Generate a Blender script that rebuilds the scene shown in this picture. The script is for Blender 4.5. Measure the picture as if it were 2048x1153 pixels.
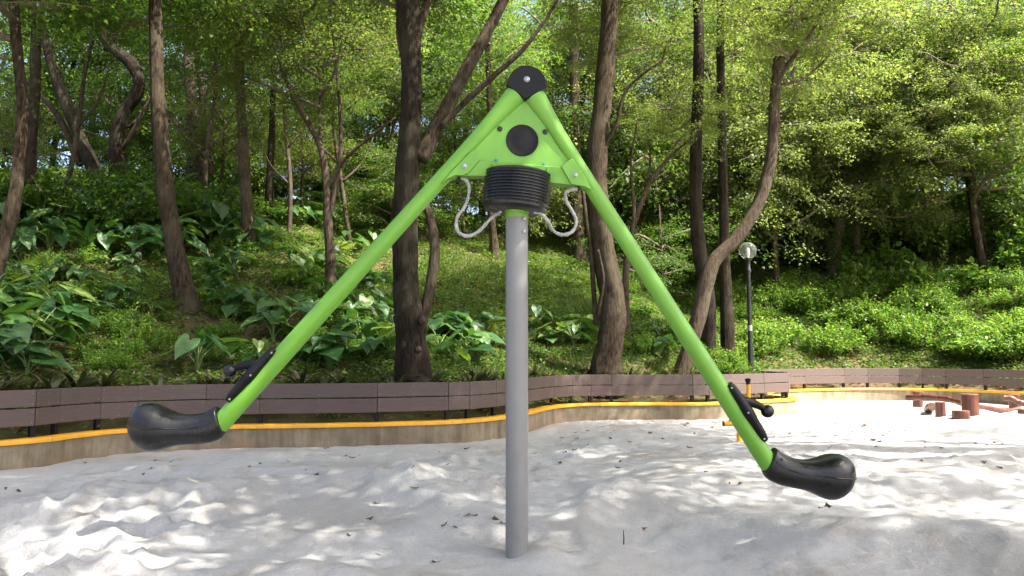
import bpy, bmesh, math, random
import numpy as np
from mathutils import Vector, Matrix

random.seed(7); RNG = np.random.default_rng(7)
scene = bpy.context.scene
for o in list(bpy.data.objects): bpy.data.objects.remove(o)

# ------------------------------------------------------------------ camera
CAM_Z = 1.17; FPX = 1536.0; CX, CY = 1024.0, 576.5
PITCH = math.atan(130.0 / FPX)
cam_d = bpy.data.cameras.new("camera"); cam = bpy.data.objects.new("camera", cam_d)
scene.collection.objects.link(cam); scene.camera = cam
cam.location = (0, 0, CAM_Z); cam.rotation_euler = (math.pi/2 + PITCH, 0, 0)
cam_d.lens = 36.0 * FPX / 2048.0; cam_d.sensor_width = 36.0; cam_d.sensor_fit = 'HORIZONTAL'
cam_d.clip_start = 0.05; cam_d.clip_end = 600

# ------------------------------------------------------------------ world, sun, exposure
SUN_EL = math.radians(57); SUN_AZ = math.radians(118)      # azimuth clockwise from +Y
w = bpy.data.worlds.new("World"); scene.world = w; w.use_nodes = True
nt = w.node_tree; nt.nodes.clear()
sky = nt.nodes.new('ShaderNodeTexSky'); sky.sky_type = 'NISHITA'; sky.sun_disc = False
sky.sun_elevation = SUN_EL; sky.sun_rotation = SUN_AZ
sky.air_density = 0.7; sky.dust_density = 6.0; sky.ozone_density = 0.3
bg = nt.nodes.new('ShaderNodeBackground'); bg.inputs[1].default_value = 0.15
wo = nt.nodes.new('ShaderNodeOutputWorld')
nt.links.new(sky.outputs[0], bg.inputs[0]); nt.links.new(bg.outputs[0], wo.inputs[0])
sun_d = bpy.data.lights.new("sun", 'SUN'); sun = bpy.data.objects.new("sun", sun_d)
scene.collection.objects.link(sun)
sun_d.energy = 5.0; sun_d.angle = math.radians(0.5); sun_d.color = (1.0, 0.95, 0.86)
SUNV = Vector((math.sin(SUN_AZ)*math.cos(SUN_EL), math.cos(SUN_AZ)*math.cos(SUN_EL), math.sin(SUN_EL)))
sun.rotation_euler = SUNV.to_track_quat('Z', 'Y').to_euler(); sun.location = (20, -10, 30)
scene.view_settings.view_transform = 'Standard'; scene.view_settings.look = 'None'
scene.view_settings.exposure = 1.95; scene.view_settings.gamma = 1.0
scene.view_settings.use_curve_mapping = False
scene.cycles.max_bounces = 8; scene.cycles.diffuse_bounces = 4; scene.cycles.transmission_bounces = 6
scene.cycles.glossy_bounces = 3; scene.cycles.sample_clamp_indirect = 6.0

# ------------------------------------------------------------------ pixel helpers (authoring only)
def ray(px, py):
    x = (px-CX)/FPX; u = -(py-CY)/FPX
    c, s = math.cos(PITCH), math.sin(PITCH)
    return Vector((x, c - u*s, s + u*c))
def P(px, py, Y):
    r = ray(px, py); t = Y/r.y
    return Vector((r.x*t, Y, CAM_Z + r.z*t))
def PZ(px, py, z):
    r = ray(px, py); t = (z-CAM_Z)/r.z
    return Vector((r.x*t, r.y*t, z))

# ------------------------------------------------------------------ object helpers
COL = scene.collection
def tag(o, label=None, cat=None, group=None, kind=None):
    if label: o['label'] = label
    if cat: o['category'] = cat
    if group: o['group'] = group
    if kind: o['kind'] = kind
    return o
def empty(name, loc, label=None, cat=None, group=None):
    o = bpy.data.objects.new(name, None); COL.objects.link(o); o.location = loc
    o.empty_display_size = 0.1
    return tag(o, label, cat, group)
def link(name, me, mat=None, parent=None, loc=None, rot=None, scale=None):
    o = bpy.data.objects.new(name, me); COL.objects.link(o)
    if mat is not None and not me.materials: me.materials.append(mat)
    if parent is not None: o.parent = parent
    if loc is not None: o.location = loc
    if rot is not None: o.rotation_euler = rot
    if scale is not None: o.scale = (scale,)*3 if isinstance(scale, (int, float)) else scale
    return o
def mesh_from(name, v, faces, smooth=False):
    me = bpy.data.meshes.new(name); me.from_pydata([tuple(p) for p in v], [], faces); me.update()
    if smooth: me.polygons.foreach_set('use_smooth', [True]*len(me.polygons))
    return me
def mesh_np(name, V, F, k, smooth=False):
    """V (n,3); F (m,k) all faces with k corners"""
    me = bpy.data.meshes.new(name)
    V = np.ascontiguousarray(V, dtype=np.float32); F = np.ascontiguousarray(F, dtype=np.int32)
    me.vertices.add(len(V)); me.vertices.foreach_set('co', V.ravel())
    me.loops.add(F.size); me.loops.foreach_set('vertex_index', F.ravel())
    me.polygons.add(len(F)); me.polygons.foreach_set('loop_start', np.arange(0, F.size, k, dtype=np.int32))
    if smooth: me.polygons.foreach_set('use_smooth', np.ones(len(F), dtype=bool))
    me.update(calc_edges=True); me.validate()
    return me
def catmull(pts, n):
    pts = [np.array(p, float) for p in pts]
    P_ = [2*pts[0]-pts[1]] + pts + [2*pts[-1]-pts[-2]]
    out = []
    for i in range(1, len(P_)-2):
        p0, p1, p2, p3 = P_[i-1:i+3]
        for j in range(n):
            t = j/n
            out.append(0.5*((2*p1)+(-p0+p2)*t+(2*p0-5*p1+4*p2-p3)*t*t+(-p0+3*p1-3*p2+p3)*t**3))
    out.append(pts[-1]); return np.array(out)
def tube(path, radii, sides=10, rough=0.0, caps=True, seed=0, flat=None):
    """swept tube -> (verts, faces). path (n,3)"""
    path = np.asarray(path, float); n = len(path); rg = np.random.default_rng(seed)
    T = np.gradient(path, axis=0); T /= np.linalg.norm(T, axis=1)[:, None]+1e-9
    up = np.array([0, 1, 0.]) if abs(T[0][1]) < 0.9 else np.array([1., 0, 0])
    N = np.cross(T[0], up); N /= np.linalg.norm(N)
    V, F = [], []
    lob = rg.normal(0, 1, sides)
    for i in range(n):
        N = N - T[i]*np.dot(N, T[i]); N /= np.linalg.norm(N); B = np.cross(T[i], N)
        if rough: lob = 0.97*lob + 0.22*rg.normal(0, 1, sides)
        for k in range(sides):
            a = 2*math.pi*k/sides
            r = radii[i]*(1+rough*lob[k])
            f = 1.0 if flat is None else flat[i]
            V.append(path[i] + N*math.cos(a)*r + B*math.sin(a)*r*f)
    for i in range(n-1):
        for k in range(sides):
            a = i*sides+k; b = i*sides+(k+1) % sides
            F.append((a, b, b+sides, a+sides))
    if caps:
        F.append(tuple(range(sides-1, -1, -1))); F.append(tuple((n-1)*sides+k for k in range(sides)))
    return V, F
def merge(parts):
    V, F = [], []
    for v, f in parts:
        o = len(V); V += list(v); F += [tuple(i+o for i in q) for q in f]
    return V, F
def box(cx, cy, cz, sx, sy, sz):
    x, y, z = sx/2, sy/2, sz/2
    v = [(cx+a*x, cy+b*y, cz+c*z) for a in (-1, 1) for b in (-1, 1) for c in (-1, 1)]
    f = [(0, 1, 3, 2), (4, 6, 7, 5), (0, 4, 5, 1), (2, 3, 7, 6), (0, 2, 6, 4), (1, 5, 7, 3)]
    return v, f
def lathe(profile, sides=40):
    V, F = [], []
    for r, z in profile:
        for k in range(sides):
            a = 2*math.pi*k/sides; V.append((r*math.cos(a), r*math.sin(a), z))
    for i in range(len(profile)-1):
        for k in range(sides):
            a = i*sides+k; b = i*sides+(k+1) % sides
            F.append((a, b, b+sides, a+sides))
    F.append(tuple(range(sides-1, -1, -1))); F.append(tuple((len(profile)-1)*sides+k for k in range(sides)))
    return V, F
def bevel(o, wdt, seg=2):
    m = o.modifiers.new('b', 'BEVEL'); m.width = wdt; m.segments = seg; m.limit_method = 'ANGLE'; m.angle_limit = math.radians(35)
    return o
def autosmooth(me, ang=40):
    bm = bmesh.new(); bm.from_mesh(me)
    for f in bm.faces: f.smooth = True
    for e in bm.edges:
        if len(e.link_faces) == 2 and e.calc_face_angle(0) > math.radians(ang): e.smooth = False
    bm.to_mesh(me); bm.free(); return me
def vnoise(x, y, seed=0):
    x = np.asarray(x, float); y = np.asarray(y, float)
    xi = np.floor(x).astype(np.int64); yi = np.floor(y).astype(np.int64); fx = x-xi; fy = y-yi
    fx = fx*fx*(3-2*fx); fy = fy*fy*(3-2*fy)
    def h(a, b):
        n = (a*374761393 + b*668265263 + seed*982451653) & 0xffffffff
        n = ((n ^ (n >> 13))*1274126177) & 0xffffffff
        return ((n ^ (n >> 16)) & 0xffff)/65535.0
    return (h(xi, yi)*(1-fx)+h(xi+1, yi)*fx)*(1-fy)+(h(xi, yi+1)*(1-fx)+h(xi+1, yi+1)*fx)*fy
def fbm(x, y, oct=4, seed=0):
    s = 0; a = 0.5
    for i in range(oct): s = s + a*(vnoise(x*2**i, y*2**i, seed+i*17)-0.5); a *= 0.5
    return s

# ------------------------------------------------------------------ materials
def mat_new(name):
    m = bpy.data.materials.new(name); m.use_nodes = True
    n = m.node_tree.nodes; b = n['Principled BSDF']; return m, n, m.node_tree.links, b
def noise_node(n, l, scale, detail=4, rough=0.6, coord='Object', vec=None):
    t = n.new('ShaderNodeTexNoise'); t.inputs['Scale'].default_value = scale
    t.inputs['Detail'].default_value = detail; t.inputs['Roughness'].default_value = rough
    if vec is None:
        c = n.new('ShaderNodeTexCoord'); vec = c.outputs[coord]
    l.new(vec, t.inputs['Vector']); return t
def ramp(n, l, src, stops):
    r = n.new('ShaderNodeValToRGB'); e = r.color_ramp.elements
    while len(e) < len(stops): e.new(0.5)
    for i, (p, c) in enumerate(stops): e[i].position = p; e[i].color = (*c, 1)
    l.new(src, r.inputs[0]); return r
def bump(n, l, b, src, strength=0.3, dist=0.02):
    u = n.new('ShaderNodeBump'); u.inputs['Strength'].default_value = strength; u.inputs['Distance'].default_value = dist
    l.new(src, u.inputs['Height']); l.new(u.outputs[0], b.inputs['Normal']); return u
def wear(m, amount=0.3, dust=(0.32, 0.30, 0.26), scale=5.0, lo=0.52, hi=0.72):
    n, l = m.node_tree.nodes, m.node_tree.links; b = n['Principled BSDF']; src = b.inputs['Base Color'].links[0].from_socket
    t = noise_node(n, l, scale, 9, 0.78); r_ = ramp(n, l, t.outputs['Fac'], [(lo, (0, 0, 0)), (hi, (amount,)*3)])
    mx = n.new('ShaderNodeMix'); mx.data_type = 'RGBA'; l.new(r_.outputs[0], mx.inputs[0]); l.new(src, mx.inputs[6]); mx.inputs[7].default_value = (*dust, 1)
    l.new(mx.outputs[2], b.inputs['Base Color'])
    rr_ = n.new('ShaderNodeMapRange'); base = b.inputs['Roughness'].default_value
    rr_.inputs['From Min'].default_value = lo-0.15; rr_.inputs['From Max'].default_value = hi; rr_.inputs['To Min'].default_value = base; rr_.inputs['To Max'].default_value = min(1, base+0.25)
    l.new(t.outputs['Fac'], rr_.inputs['Value']); l.new(rr_.outputs[0], b.inputs['Roughness'])
    return m
def mat_plain(name, col, rough=0.5, var=0.12, scale=6, bmp=0.0, bscale=200, spec=0.5, metallic=0.0, coat=0):
    m, n, l, b = mat_new(name)
    t = noise_node(n, l, scale, 6)
    c2 = tuple(max(0, c*(1-var)) for c in col); c3 = tuple(min(1, c*(1+var)) for c in col)
    r = ramp(n, l, t.outputs['Fac'], [(0.3, c2), (0.7, c3)]); l.new(r.outputs[0], b.inputs['Base Color'])
    b.inputs['Roughness'].default_value = rough; b.inputs['Metallic'].default_value = metallic
    b.inputs['Specular IOR Level'].default_value = spec
    b.inputs['Coat Weight'].default_value = coat
    if bmp:
        t2 = noise_node(n, l, bscale, 3); bump(n, l, b, t2.outputs['Fac'], bmp, 0.002)
    return m
def mat_leaf(name, cols, trans=0.45, rough=0.5, tcol_gain=1.55, spec=0.3):
    """cols: list of base colours picked per leaf"""
    m, n, l, b = mat_new(name); out = n['Material Output']
    g = n.new('ShaderNodeNewGeometry'); oi = n.new('ShaderNodeObjectInfo')
    r = ramp(n, l, g.outputs['Random Per Island'], [(i/(len(cols)-1), c) for i, c in enumerate(cols)])
    hsv = n.new('ShaderNodeHueSaturation'); l.new(r.outputs[0], hsv.inputs['Color'])
    mr = n.new('ShaderNodeMapRange'); mr.inputs['To Min'].default_value = 0.8; mr.inputs['To Max'].default_value = 1.2
    l.new(oi.outputs['Random'], mr.inputs['Value']); l.new(mr.outputs[0], hsv.inputs['Value'])
    l.new(hsv.outputs[0], b.inputs['Base Color']); b.inputs['Roughness'].default_value = rough
    b.inputs['Specular IOR Level'].default_value = spec
    tr = n.new('ShaderNodeBsdfTranslucent')
    mx = n.new('ShaderNodeMix'); mx.data_type = 'RGBA'; mx.blend_type = 'MULTIPLY'; mx.inputs[0].default_value = 1.0
    l.new(hsv.outputs[0], mx.inputs[6]); mx.inputs[7].default_value = (1.22*tcol_gain, 1.25*tcol_gain, 0.62*tcol_gain, 1)
    l.new(mx.outputs[2], tr.inputs['Color'])
    ms = n.new('ShaderNodeMixShader'); ms.inputs[0].default_value = trans
    l.new(b.outputs[0], ms.inputs[1]); l.new(tr.outputs[0], ms.inputs[2]); l.new(ms.outputs[0], out.inputs['Surface'])
    return m
def mat_bark(name, dark, light, scale=9, lichen=None):
    m, n, l, b = mat_new(name)
    c = n.new('ShaderNodeTexCoord'); mp = n.new('ShaderNodeMapping'); mp.inputs['Scale'].default_value = (1, 1, 0.18)
    l.new(c.outputs['Object'], mp.inputs['Vector'])
    t = noise_node(n, l, scale*3, 8, 0.72, vec=mp.outputs[0])
    t2 = noise_node(n, l, 1.6, 5, 0.6)
    r = ramp(n, l, t.outputs['Fac'], [(0.38, dark), (0.60, light)])
    mx = n.new('ShaderNodeMix'); mx.data_type = 'RGBA'
    r2 = ramp(n, l, t2.outputs['Fac'], [(0.45, (0, 0, 0)), (0.62, (1, 1, 1))])
    mf = n.new('ShaderNodeMath'); mf.operation = 'MULTIPLY'; mf.inputs[1].default_value = 0.55
    l.new(r2.outputs[0], mf.inputs[0]); l.new(mf.outputs[0], mx.inputs[0])
    l.new(r.outputs[0], mx.inputs[6]); mx.inputs[7].default_value = (*(lichen or tuple(x*1.5 for x in light)), 1)
    l.new(mx.outputs[2], b.inputs['Base Color']); b.inputs['Roughness'].default_value = 0.9
    b.inputs['Specular IOR Level'].default_value = 0.15
    bump(n, l, b, t.outputs['Fac'], 1.0, 0.05)
    return m

M = {}
M['green'] = mat_plain('green_powder_coat', (0.140, 0.355, 0.028), 0.32, 0.05, 3, 0.05, 400, coat=0.15)
M['green_dark'] = mat_plain('green_plate_paint', (0.132, 0.33, 0.028), 0.36, 0.05, 4, 0.05, 400)
M['black'] = mat_plain('black_plastic', (0.0045, 0.0045, 0.005), 0.24, 0.25, 14, 0.12, 350)
M['black_matte'] = mat_plain('black_rubber', (0.006, 0.006, 0.0065), 0.45, 0.3, 20, 0.15, 300)
M['black_matte'].node_tree.nodes['Principled BSDF'].inputs['Specular IOR Level'].default_value = 0.25
M['grey_pole'] = mat_plain('grey_pole_paint', (0.208, 0.208, 0.204), 0.30, 0.05, 5, 0.04, 300)
wear(M['green'], 0.10, scale=7); wear(M['green_dark'], 0.13, scale=9); wear(M['black'], 0.025, (0.2, 0.18, 0.15), 11, 0.55, 0.75); wear(M['grey_pole'], 0.35, (0.20, 0.19, 0.175), 9, 0.5, 0.75)
M['steel'] = mat_plain('steel_bolt', (0.35, 0.36, 0.38), 0.35, 0.2, 60, metallic=0.8)
M['teal'] = mat_plain('blue_bolt', (0.05, 0.20, 0.28), 0.4, 0.2, 60)
M['strap'] = mat_plain('plastic_wrapped_strap', (0.36, 0.36, 0.34), 0.25, 0.28, 45, 0.6, 60)
M['yellow'] = mat_plain('yellow_coping_paint', (0.78, 0.36, 0.012), 0.42, 0.12, 5, 0.1, 80)
wear(M['yellow'], 0.5, (0.33, 0.22, 0.08), 9, 0.5, 0.74)
M['yellow_metal'] = mat_plain('yellow_metal_paint', (0.80, 0.36, 0.015), 0.38, 0.08, 8)
M['lamp_black'] = mat_plain('black_lamp_paint', (0.012, 0.012, 0.013), 0.4, 0.3, 10)
M['log_end'] = mat_plain('log_end_grain', (0.13, 0.065, 0.04), 0.6, 0.4, 18, 0.3, 60)
M['grass'] = mat_leaf('grass_blade', [(0.03, 0.07, 0.013), (0.052, 0.105, 0.018), (0.085, 0.135, 0.028), (0.14, 0.145, 0.055)], 0.4)
M['herb'] = mat_leaf('herb_leaf', [(0.028, 0.07, 0.014), (0.055, 0.115, 0.02), (0.09, 0.15, 0.028), (0.14, 0.165, 0.045)], 0.4)
M['leaf_a'] = mat_leaf('tree_leaf_green', [(0.03, 0.072, 0.014), (0.055, 0.11, 0.019), (0.088, 0.145, 0.027), (0.125, 0.17, 0.036)], 0.5)
M['leaf_b'] = mat_leaf('tree_leaf_yellow_green', [(0.065, 0.105, 0.03), (0.10, 0.142, 0.04), (0.14, 0.178, 0.053), (0.19, 0.205, 0.066)], 0.5)
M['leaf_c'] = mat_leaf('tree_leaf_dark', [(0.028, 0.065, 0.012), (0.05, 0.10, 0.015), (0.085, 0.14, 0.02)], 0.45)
M['shrub'] = mat_leaf('shrub_leaf', [(0.04, 0.10, 0.014), (0.075, 0.16, 0.02), (0.12, 0.21, 0.03), (0.18, 0.22, 0.04)], 0.4)
M['stem'] = mat_plain('green_stalk', (0.14, 0.20, 0.06), 0.5, 0.2, 10)
M['border'] = mat_leaf('dark_border_leaf', [(0.02, 0.025, 0.012), (0.04, 0.05, 0.02), (0.07, 0.045, 0.035), (0.07, 0.09, 0.03)], 0.2)
M['dry'] = mat_leaf('dry_leaf', [(0.05, 0.025, 0.012), (0.09, 0.05, 0.025), (0.03, 0.02, 0.012)], 0.15)
M['dry_orange'] = mat_leaf('dry_orange_leaf', [(0.30, 0.11, 0.03), (0.22, 0.09, 0.04)], 0.2)
M['bark'] = mat_bark('bark_brown', (0.012, 0.009, 0.006), (0.074, 0.053, 0.034), 11, (0.105, 0.088, 0.058))
M['bark_dark'] = mat_bark('bark_dark', (0.006, 0.004, 0.003), (0.034, 0.025, 0.016), 11, (0.066, 0.058, 0.038))
M['bark_grey'] = mat_bark('bark_grey', (0.022, 0.016, 0.011), (0.115, 0.083, 0.055), 12, (0.15, 0.12, 0.088))
M['twig'] = mat_plain('twig_bark', (0.13, 0.10, 0.07), 0.85, 0.35, 8)
def mat_log():
    m, n, l, b = mat_new('varnished_log')
    c = n.new('ShaderNodeTexCoord'); mp = n.new('ShaderNodeMapping'); mp.inputs['Scale'].default_value = (1, 1, 0.15)
    l.new(c.outputs['Object'], mp.inputs['Vector'])
    t = noise_node(n, l, 22, 7, 0.65, vec=mp.outputs[0])
    r = ramp(n, l, t.outputs['Fac'], [(0.34, (0.022, 0.007, 0.004)), (0.52, (0.095, 0.026, 0.013)), (0.75, (0.16, 0.052, 0.027))])
    l.new(r.outputs[0], b.inputs['Base Color']); b.inputs['Roughness'].default_value = 0.42
    bump(n, l, b, t.outputs['Fac'], 0.5, 0.01); return m
M['log'] = mat_log()
def mat_glass():
    m, n, l, b = mat_new('globe_glass')
    b.inputs['Base Color'].default_value = (0.7, 0.74, 0.72, 1); b.inputs['Transmission Weight'].default_value = 0.9
    b.inputs['Roughness'].default_value = 0.1; b.inputs['IOR'].default_value = 1.2
    t = noise_node(n, l, 12, 4); bump(n, l, b, t.outputs['Fac'], 0.1, 0.005); return m
M['glass'] = mat_glass()
def mat_board():
    m, n, l, b = mat_new('brown_composite_board')
    c = n.new('ShaderNodeTexCoord'); mp = n.new('ShaderNodeMapping'); mp.inputs['Scale'].default_value = (0.25, 6, 6)
    l.new(c.outputs['Object'], mp.inputs['Vector'])
    t = noise_node(n, l, 14, 6, 0.7, vec=mp.outputs[0]); t2 = noise_node(n, l, 1.8, 4)
    r = ramp(n, l, t.outputs['Fac'], [(0.25, (0.06, 0.042, 0.036)), (0.75, (0.118, 0.084, 0.074))])
    hsv = n.new('ShaderNodeHueSaturation'); l.new(r.outputs[0], hsv.inputs['Color'])
    oi = n.new('ShaderNodeObjectInfo'); mr = n.new('ShaderNodeMapRange'); mr.inputs['To Min'].default_value = 0.94; mr.inputs['To Max'].default_value = 1.07
    l.new(oi.outputs['Random'], mr.inputs['Value']); l.new(mr.outputs[0], hsv.inputs['Value'])
    l.new(hsv.outputs[0], b.inputs['Base Color']); b.inputs['Roughness'].default_value = 0.6
    bump(n, l, b, t.outputs['Fac'], 0.25, 0.004); return m
M['board'] = mat_board()
def mat_concrete():
    m, n, l, b = mat_new('stained_concrete')
    t = noise_node(n, l, 2.2, 8, 0.7); t2 = noise_node(n, l, 40, 5)
    c = n.new('ShaderNodeTexCoord'); mp = n.new('ShaderNodeMapping'); mp.inputs['Scale'].default_value = (7, 7, 0.6)
    l.new(c.outputs['Object'], mp.inputs['Vector'])
    t3 = noise_node(n, l, 1.0, 6, 0.7, vec=mp.outputs[0])
    r = ramp(n, l, t.outputs['Fac'], [(0.3, (0.16, 0.125, 0.08)), (0.5, (0.26, 0.215, 0.145)), (0.68, (0.35, 0.29, 0.205))])
    r3 = ramp(n, l, t3.outputs['Fac'], [(0.35, (0.5, 0.46, 0.38)), (0.62, (1, 1, 1))])
    mx = n.new('ShaderNodeMix'); mx.data_type = 'RGBA'; mx.blend_type = 'MULTIPLY'; mx.inputs[0].default_value = 0.8
    l.new(r.outputs[0], mx.inputs[6]); l.new(r3.outputs[0], mx.inputs[7])
    # rusty soil stain low on the wall
    sx = n.new('ShaderNodeSeparateXYZ'); l.new(c.outputs['Object'], sx.inputs[0])
    t4 = noise_node(n, l, 1.3, 5, 0.7)
    ad = n.new('ShaderNodeMath'); ad.operation = 'SUBTRACT'; l.new(t4.outputs['Fac'], ad.inputs[0]); l.new(sx.outputs['Z'], ad.inputs[1])
    r4 = ramp(n, l, ad.outputs[0], [(0.44, (0, 0, 0)), (0.66, (1, 1, 1))])
    mx2 = n.new('ShaderNodeMix'); mx2.data_type = 'RGBA'; l.new(r4.outputs[0], mx2.inputs[0])
    l.new(mx.outputs[2], mx2.inputs[6]); mx2.inputs[7].default_value = (0.27, 0.165, 0.085, 1)
    l.new(mx2.outputs[2], b.inputs['Base Color']); b.inputs['Roughness'].default_value = 0.85
    bump(n, l, b, t2.outputs['Fac'], 0.35, 0.006); return m
M['concrete'] = mat_concrete()
def mat_sand():
    m, n, l, b = mat_new('white_sand')
    t = noise_node(n, l, 0.9, 6, 0.6); t2 = noise_node(n, l, 260, 4, 0.7); t3 = noise_node(n, l, 28, 5, 0.65)
    r = ramp(n, l, t.outputs['Fac'], [(0.36, (0.385, 0.37, 0.35)), (0.5, (0.435, 0.43, 0.42)), (0.7, (0.455, 0.455, 0.45))])
    r2 = ramp(n, l, t2.outputs['Fac'], [(0.32, (0.62, 0.61, 0.60)), (0.5, (1, 1, 1)), (0.7, (1.08, 1.08, 1.08))])
    mx = n.new('ShaderNodeMix'); mx.data_type = 'RGBA'; mx.blend_type = 'MULTIPLY'; mx.inputs[0].default_value = 1
    l.new(r.outputs[0], mx.inputs[6]); l.new(r2.outputs[0], mx.inputs[7])
    # damp tan patches
    t4 = noise_node(n, l, 1.7, 7, 0.7)
    r4 = ramp(n, l, t4.outputs['Fac'], [(0.54, (0, 0, 0)), (0.68, (0.6, 0.6, 0.6))])
    mx2 = n.new('ShaderNodeMix'); mx2.data_type = 'RGBA'; l.new(r4.outputs[0], mx2.inputs[0]); l.new(mx.outputs[2], mx2.inputs[6])
    mx2.inputs[7].default_value = (0.31, 0.262, 0.215, 1)
    l.new(mx2.outputs[2], b.inputs['Base Color']); b.inputs['Roughness'].default_value = 0.95; b.inputs['Specular IOR Level'].default_value = 0.1
    ad = n.new('ShaderNodeMath'); ad.operation = 'MULTIPLY_ADD'; ad.inputs[1].default_value = 0.25
    l.new(t2.outputs['Fac'], ad.inputs[0]); l.new(t3.outputs['Fac'], ad.inputs[2])
    bump(n, l, b, ad.outputs[0], 0.8, 0.022); return m
M['sand'] = mat_sand()
def mat_hill():
    m, n, l, b = mat_new('leaf_litter_soil')
    t = noise_node(n, l, 0.6, 6, 0.65); t2 = noise_node(n, l, 18, 7, 0.75)
    r = ramp(n, l, t2.outputs['Fac'], [(0.25, (0.03, 0.02, 0.012)), (0.5, (0.10, 0.07, 0.04)), (0.75, (0.22, 0.15, 0.09))])
    r1 = ramp(n, l, t.outputs['Fac'], [(0.42, (0, 0, 0)), (0.6, (0.7, 0.7, 0.7))])
    mx = n.new('ShaderNodeMix'); mx.data_type = 'RGBA'; l.new(r1.outputs[0], mx.inputs[0])
    l.new(r.outputs[0], mx.inputs[6]); mx.inputs[7].default_value = (0.055, 0.085, 0.02, 1)
    l.new(mx.outputs[2], b.inputs['Base Color']); b.inputs['Roughness'].default_value = 1.0; b.inputs['Specular IOR Level'].default_value = 0.1
    bump(n, l, b, t2.outputs['Fac'], 0.9, 0.05); return m
M['hill'] = mat_hill()

def mat_elephant():
    m, n, l, b = mat_new('elephant_ear_leaf'); out = n['Material Output']
    oi = n.new('ShaderNodeObjectInfo')
    r = ramp(n, l, oi.outputs['Random'], [(0, (0.022, 0.07, 0.02)), (0.5, (0.045, 0.115, 0.03)), (0.8, (0.08, 0.165, 0.04)), (1, (0.16, 0.23, 0.055))])
    c = n.new('ShaderNodeTexCoord'); sp = n.new('ShaderNodeSeparateXYZ'); l.new(c.outputs['Object'], sp.inputs[0])
    ab = n.new('ShaderNodeMath'); ab.operation = 'ABSOLUTE'; l.new(sp.outputs['Y'], ab.inputs[0])
    # side veins slant from the midrib: wave of (x - 0.8|y|)
    md = n.new('ShaderNodeMath'); md.operation = 'MULTIPLY_ADD'; md.inputs[1].default_value = -0.7
    l.new(ab.outputs[0], md.inputs[0]); l.new(sp.outputs['X'], md.inputs[2])
    sn = n.new('ShaderNodeMath'); sn.operation = 'MULTIPLY'; sn.inputs[1].default_value = 62; l.new(md.outputs[0], sn.inputs[0])
    s2 = n.new('ShaderNodeMath'); s2.operation = 'SINE'; l.new(sn.outputs[0], s2.inputs[0])
    r2 = ramp(n, l, s2.outputs[0], [(0.0, (0.92,)*3), (0.8, (0.95,)*3), (1.0, (1.35, 1.3, 1.2))])
    rm = ramp(n, l, ab.outputs[0], [(0.0, (1.5, 1.4, 1.3)), (0.012, (1, 1, 1))])
    def mul(a, b_):
        mx = n.new('ShaderNodeMix'); mx.data_type = 'RGBA'; mx.blend_type = 'MULTIPLY'; mx.inputs[0].default_value = 1
        l.new(a, mx.inputs[6]); l.new(b_, mx.inputs[7]); return mx.outputs[2]
    col = mul(mul(r.outputs[0], r2.outputs[0]), rm.outputs[0])
    l.new(col, b.inputs['Base Color']); b.inputs['Roughness'].default_value = 0.36; b.inputs['Specular IOR Level'].default_value = 0.6
    bump(n, l, b, s2.outputs[0], 0.3, 0.006)
    tr = n.new('ShaderNodeBsdfTranslucent')
    mx = n.new('ShaderNodeMix'); mx.data_type = 'RGBA'; mx.blend_type = 'MULTIPLY'; mx.inputs[0].default_value = 1
    l.new(col, mx.inputs[6]); mx.inputs[7].default_value = (2.2, 2.0, 0.8, 1); l.new(mx.outputs[2], tr.inputs[0])
    ms = n.new('ShaderNodeMixShader'); ms.inputs[0].default_value = 0.3
    l.new(b.outputs[0], ms.inputs[1]); l.new(tr.outputs[0], ms.inputs[2]); l.new(ms.outputs[0], out.inputs['Surface'])
    return m
M['elephant'] = mat_elephant()

# ------------------------------------------------------------------ plan of the wall curve
Z_CAP = 0.30; Z_FENCE = 0.79
cp = [(-13, -6), (-12.2, -2), (-10.5, 2.2), (-7.6, 5.3)]
for px, py in [(0, 883), (150, 868), (258, 858), (450, 851), (600, 849), (800, 845), (930, 840), (1010, 832), (1060, 823), (1110, 812), (1180, 807), (1300, 806), (1400, 806), (1480, 803)]:
    q = PZ(px, py, Z_CAP); cp.append((q.x, q.y))
cp += [(4.95, 14.55), (5.45, 14.95), (5.62, 15.55), (5.5, 16.3), (5.62, 17.2), (6.15, 18.0), (7.2, 18.75), (8.7, 19.25), (10.2, 18.9), (11.3, 17.2), (11.9, 14.5), (12.3, 11), (12.5, 6), (12.6, 0), (12.6, -6)]
CURVE = catmull(cp, 14)
seg = np.linalg.norm(np.diff(CURVE, axis=0), axis=1); SL = np.concatenate([[0], np.cumsum(seg)])
NS = int(SL[-1]/0.12); ss = np.linspace(0, SL[-1], NS)
CURVE = np.stack([np.interp(ss, SL, CURVE[:, 0]), np.interp(ss, SL, CURVE[:, 1])], 1)
STEP = ss[1]
TAN = np.gradient(CURVE, axis=0); TAN /= np.linalg.norm(TAN, axis=1)[:, None]
NRM = np.stack([-TAN[:, 1], TAN[:, 0]], 1)                  # towards the land
POLY = np.vstack([CURVE, [[12.6, -20], [-13, -20]]])
def inside(x, y):
    x = np.asarray(x, float); y = np.asarray(y, float); c = np.zeros(x.shape, bool)
    n = len(POLY); j = n-1
    for i in range(n):
        xi, yi = POLY[i]; xj, yj = POLY[j]
        if yi != yj:
            c ^= ((yi > y) != (yj > y)) & (x < (xj-xi)*(y-yi)/(yj-yi)+xi)
        j = i
    return c
CS = CURVE[::3]
def dist_curve(x, y):
    x = np.asarray(x, float); y = np.asarray(y, float); d = np.full(x.shape, 1e9)
    for cx, cy in CS: d = np.minimum(d, (x-cx)**2+(y-cy)**2)
    d = np.sqrt(d)
    return np.where(inside(x, y), -d, d)
def smoothstep(a, b, x):
    t = np.clip((x-a)/(b-a), 0, 1); return t*t*(3-2*t)
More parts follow.
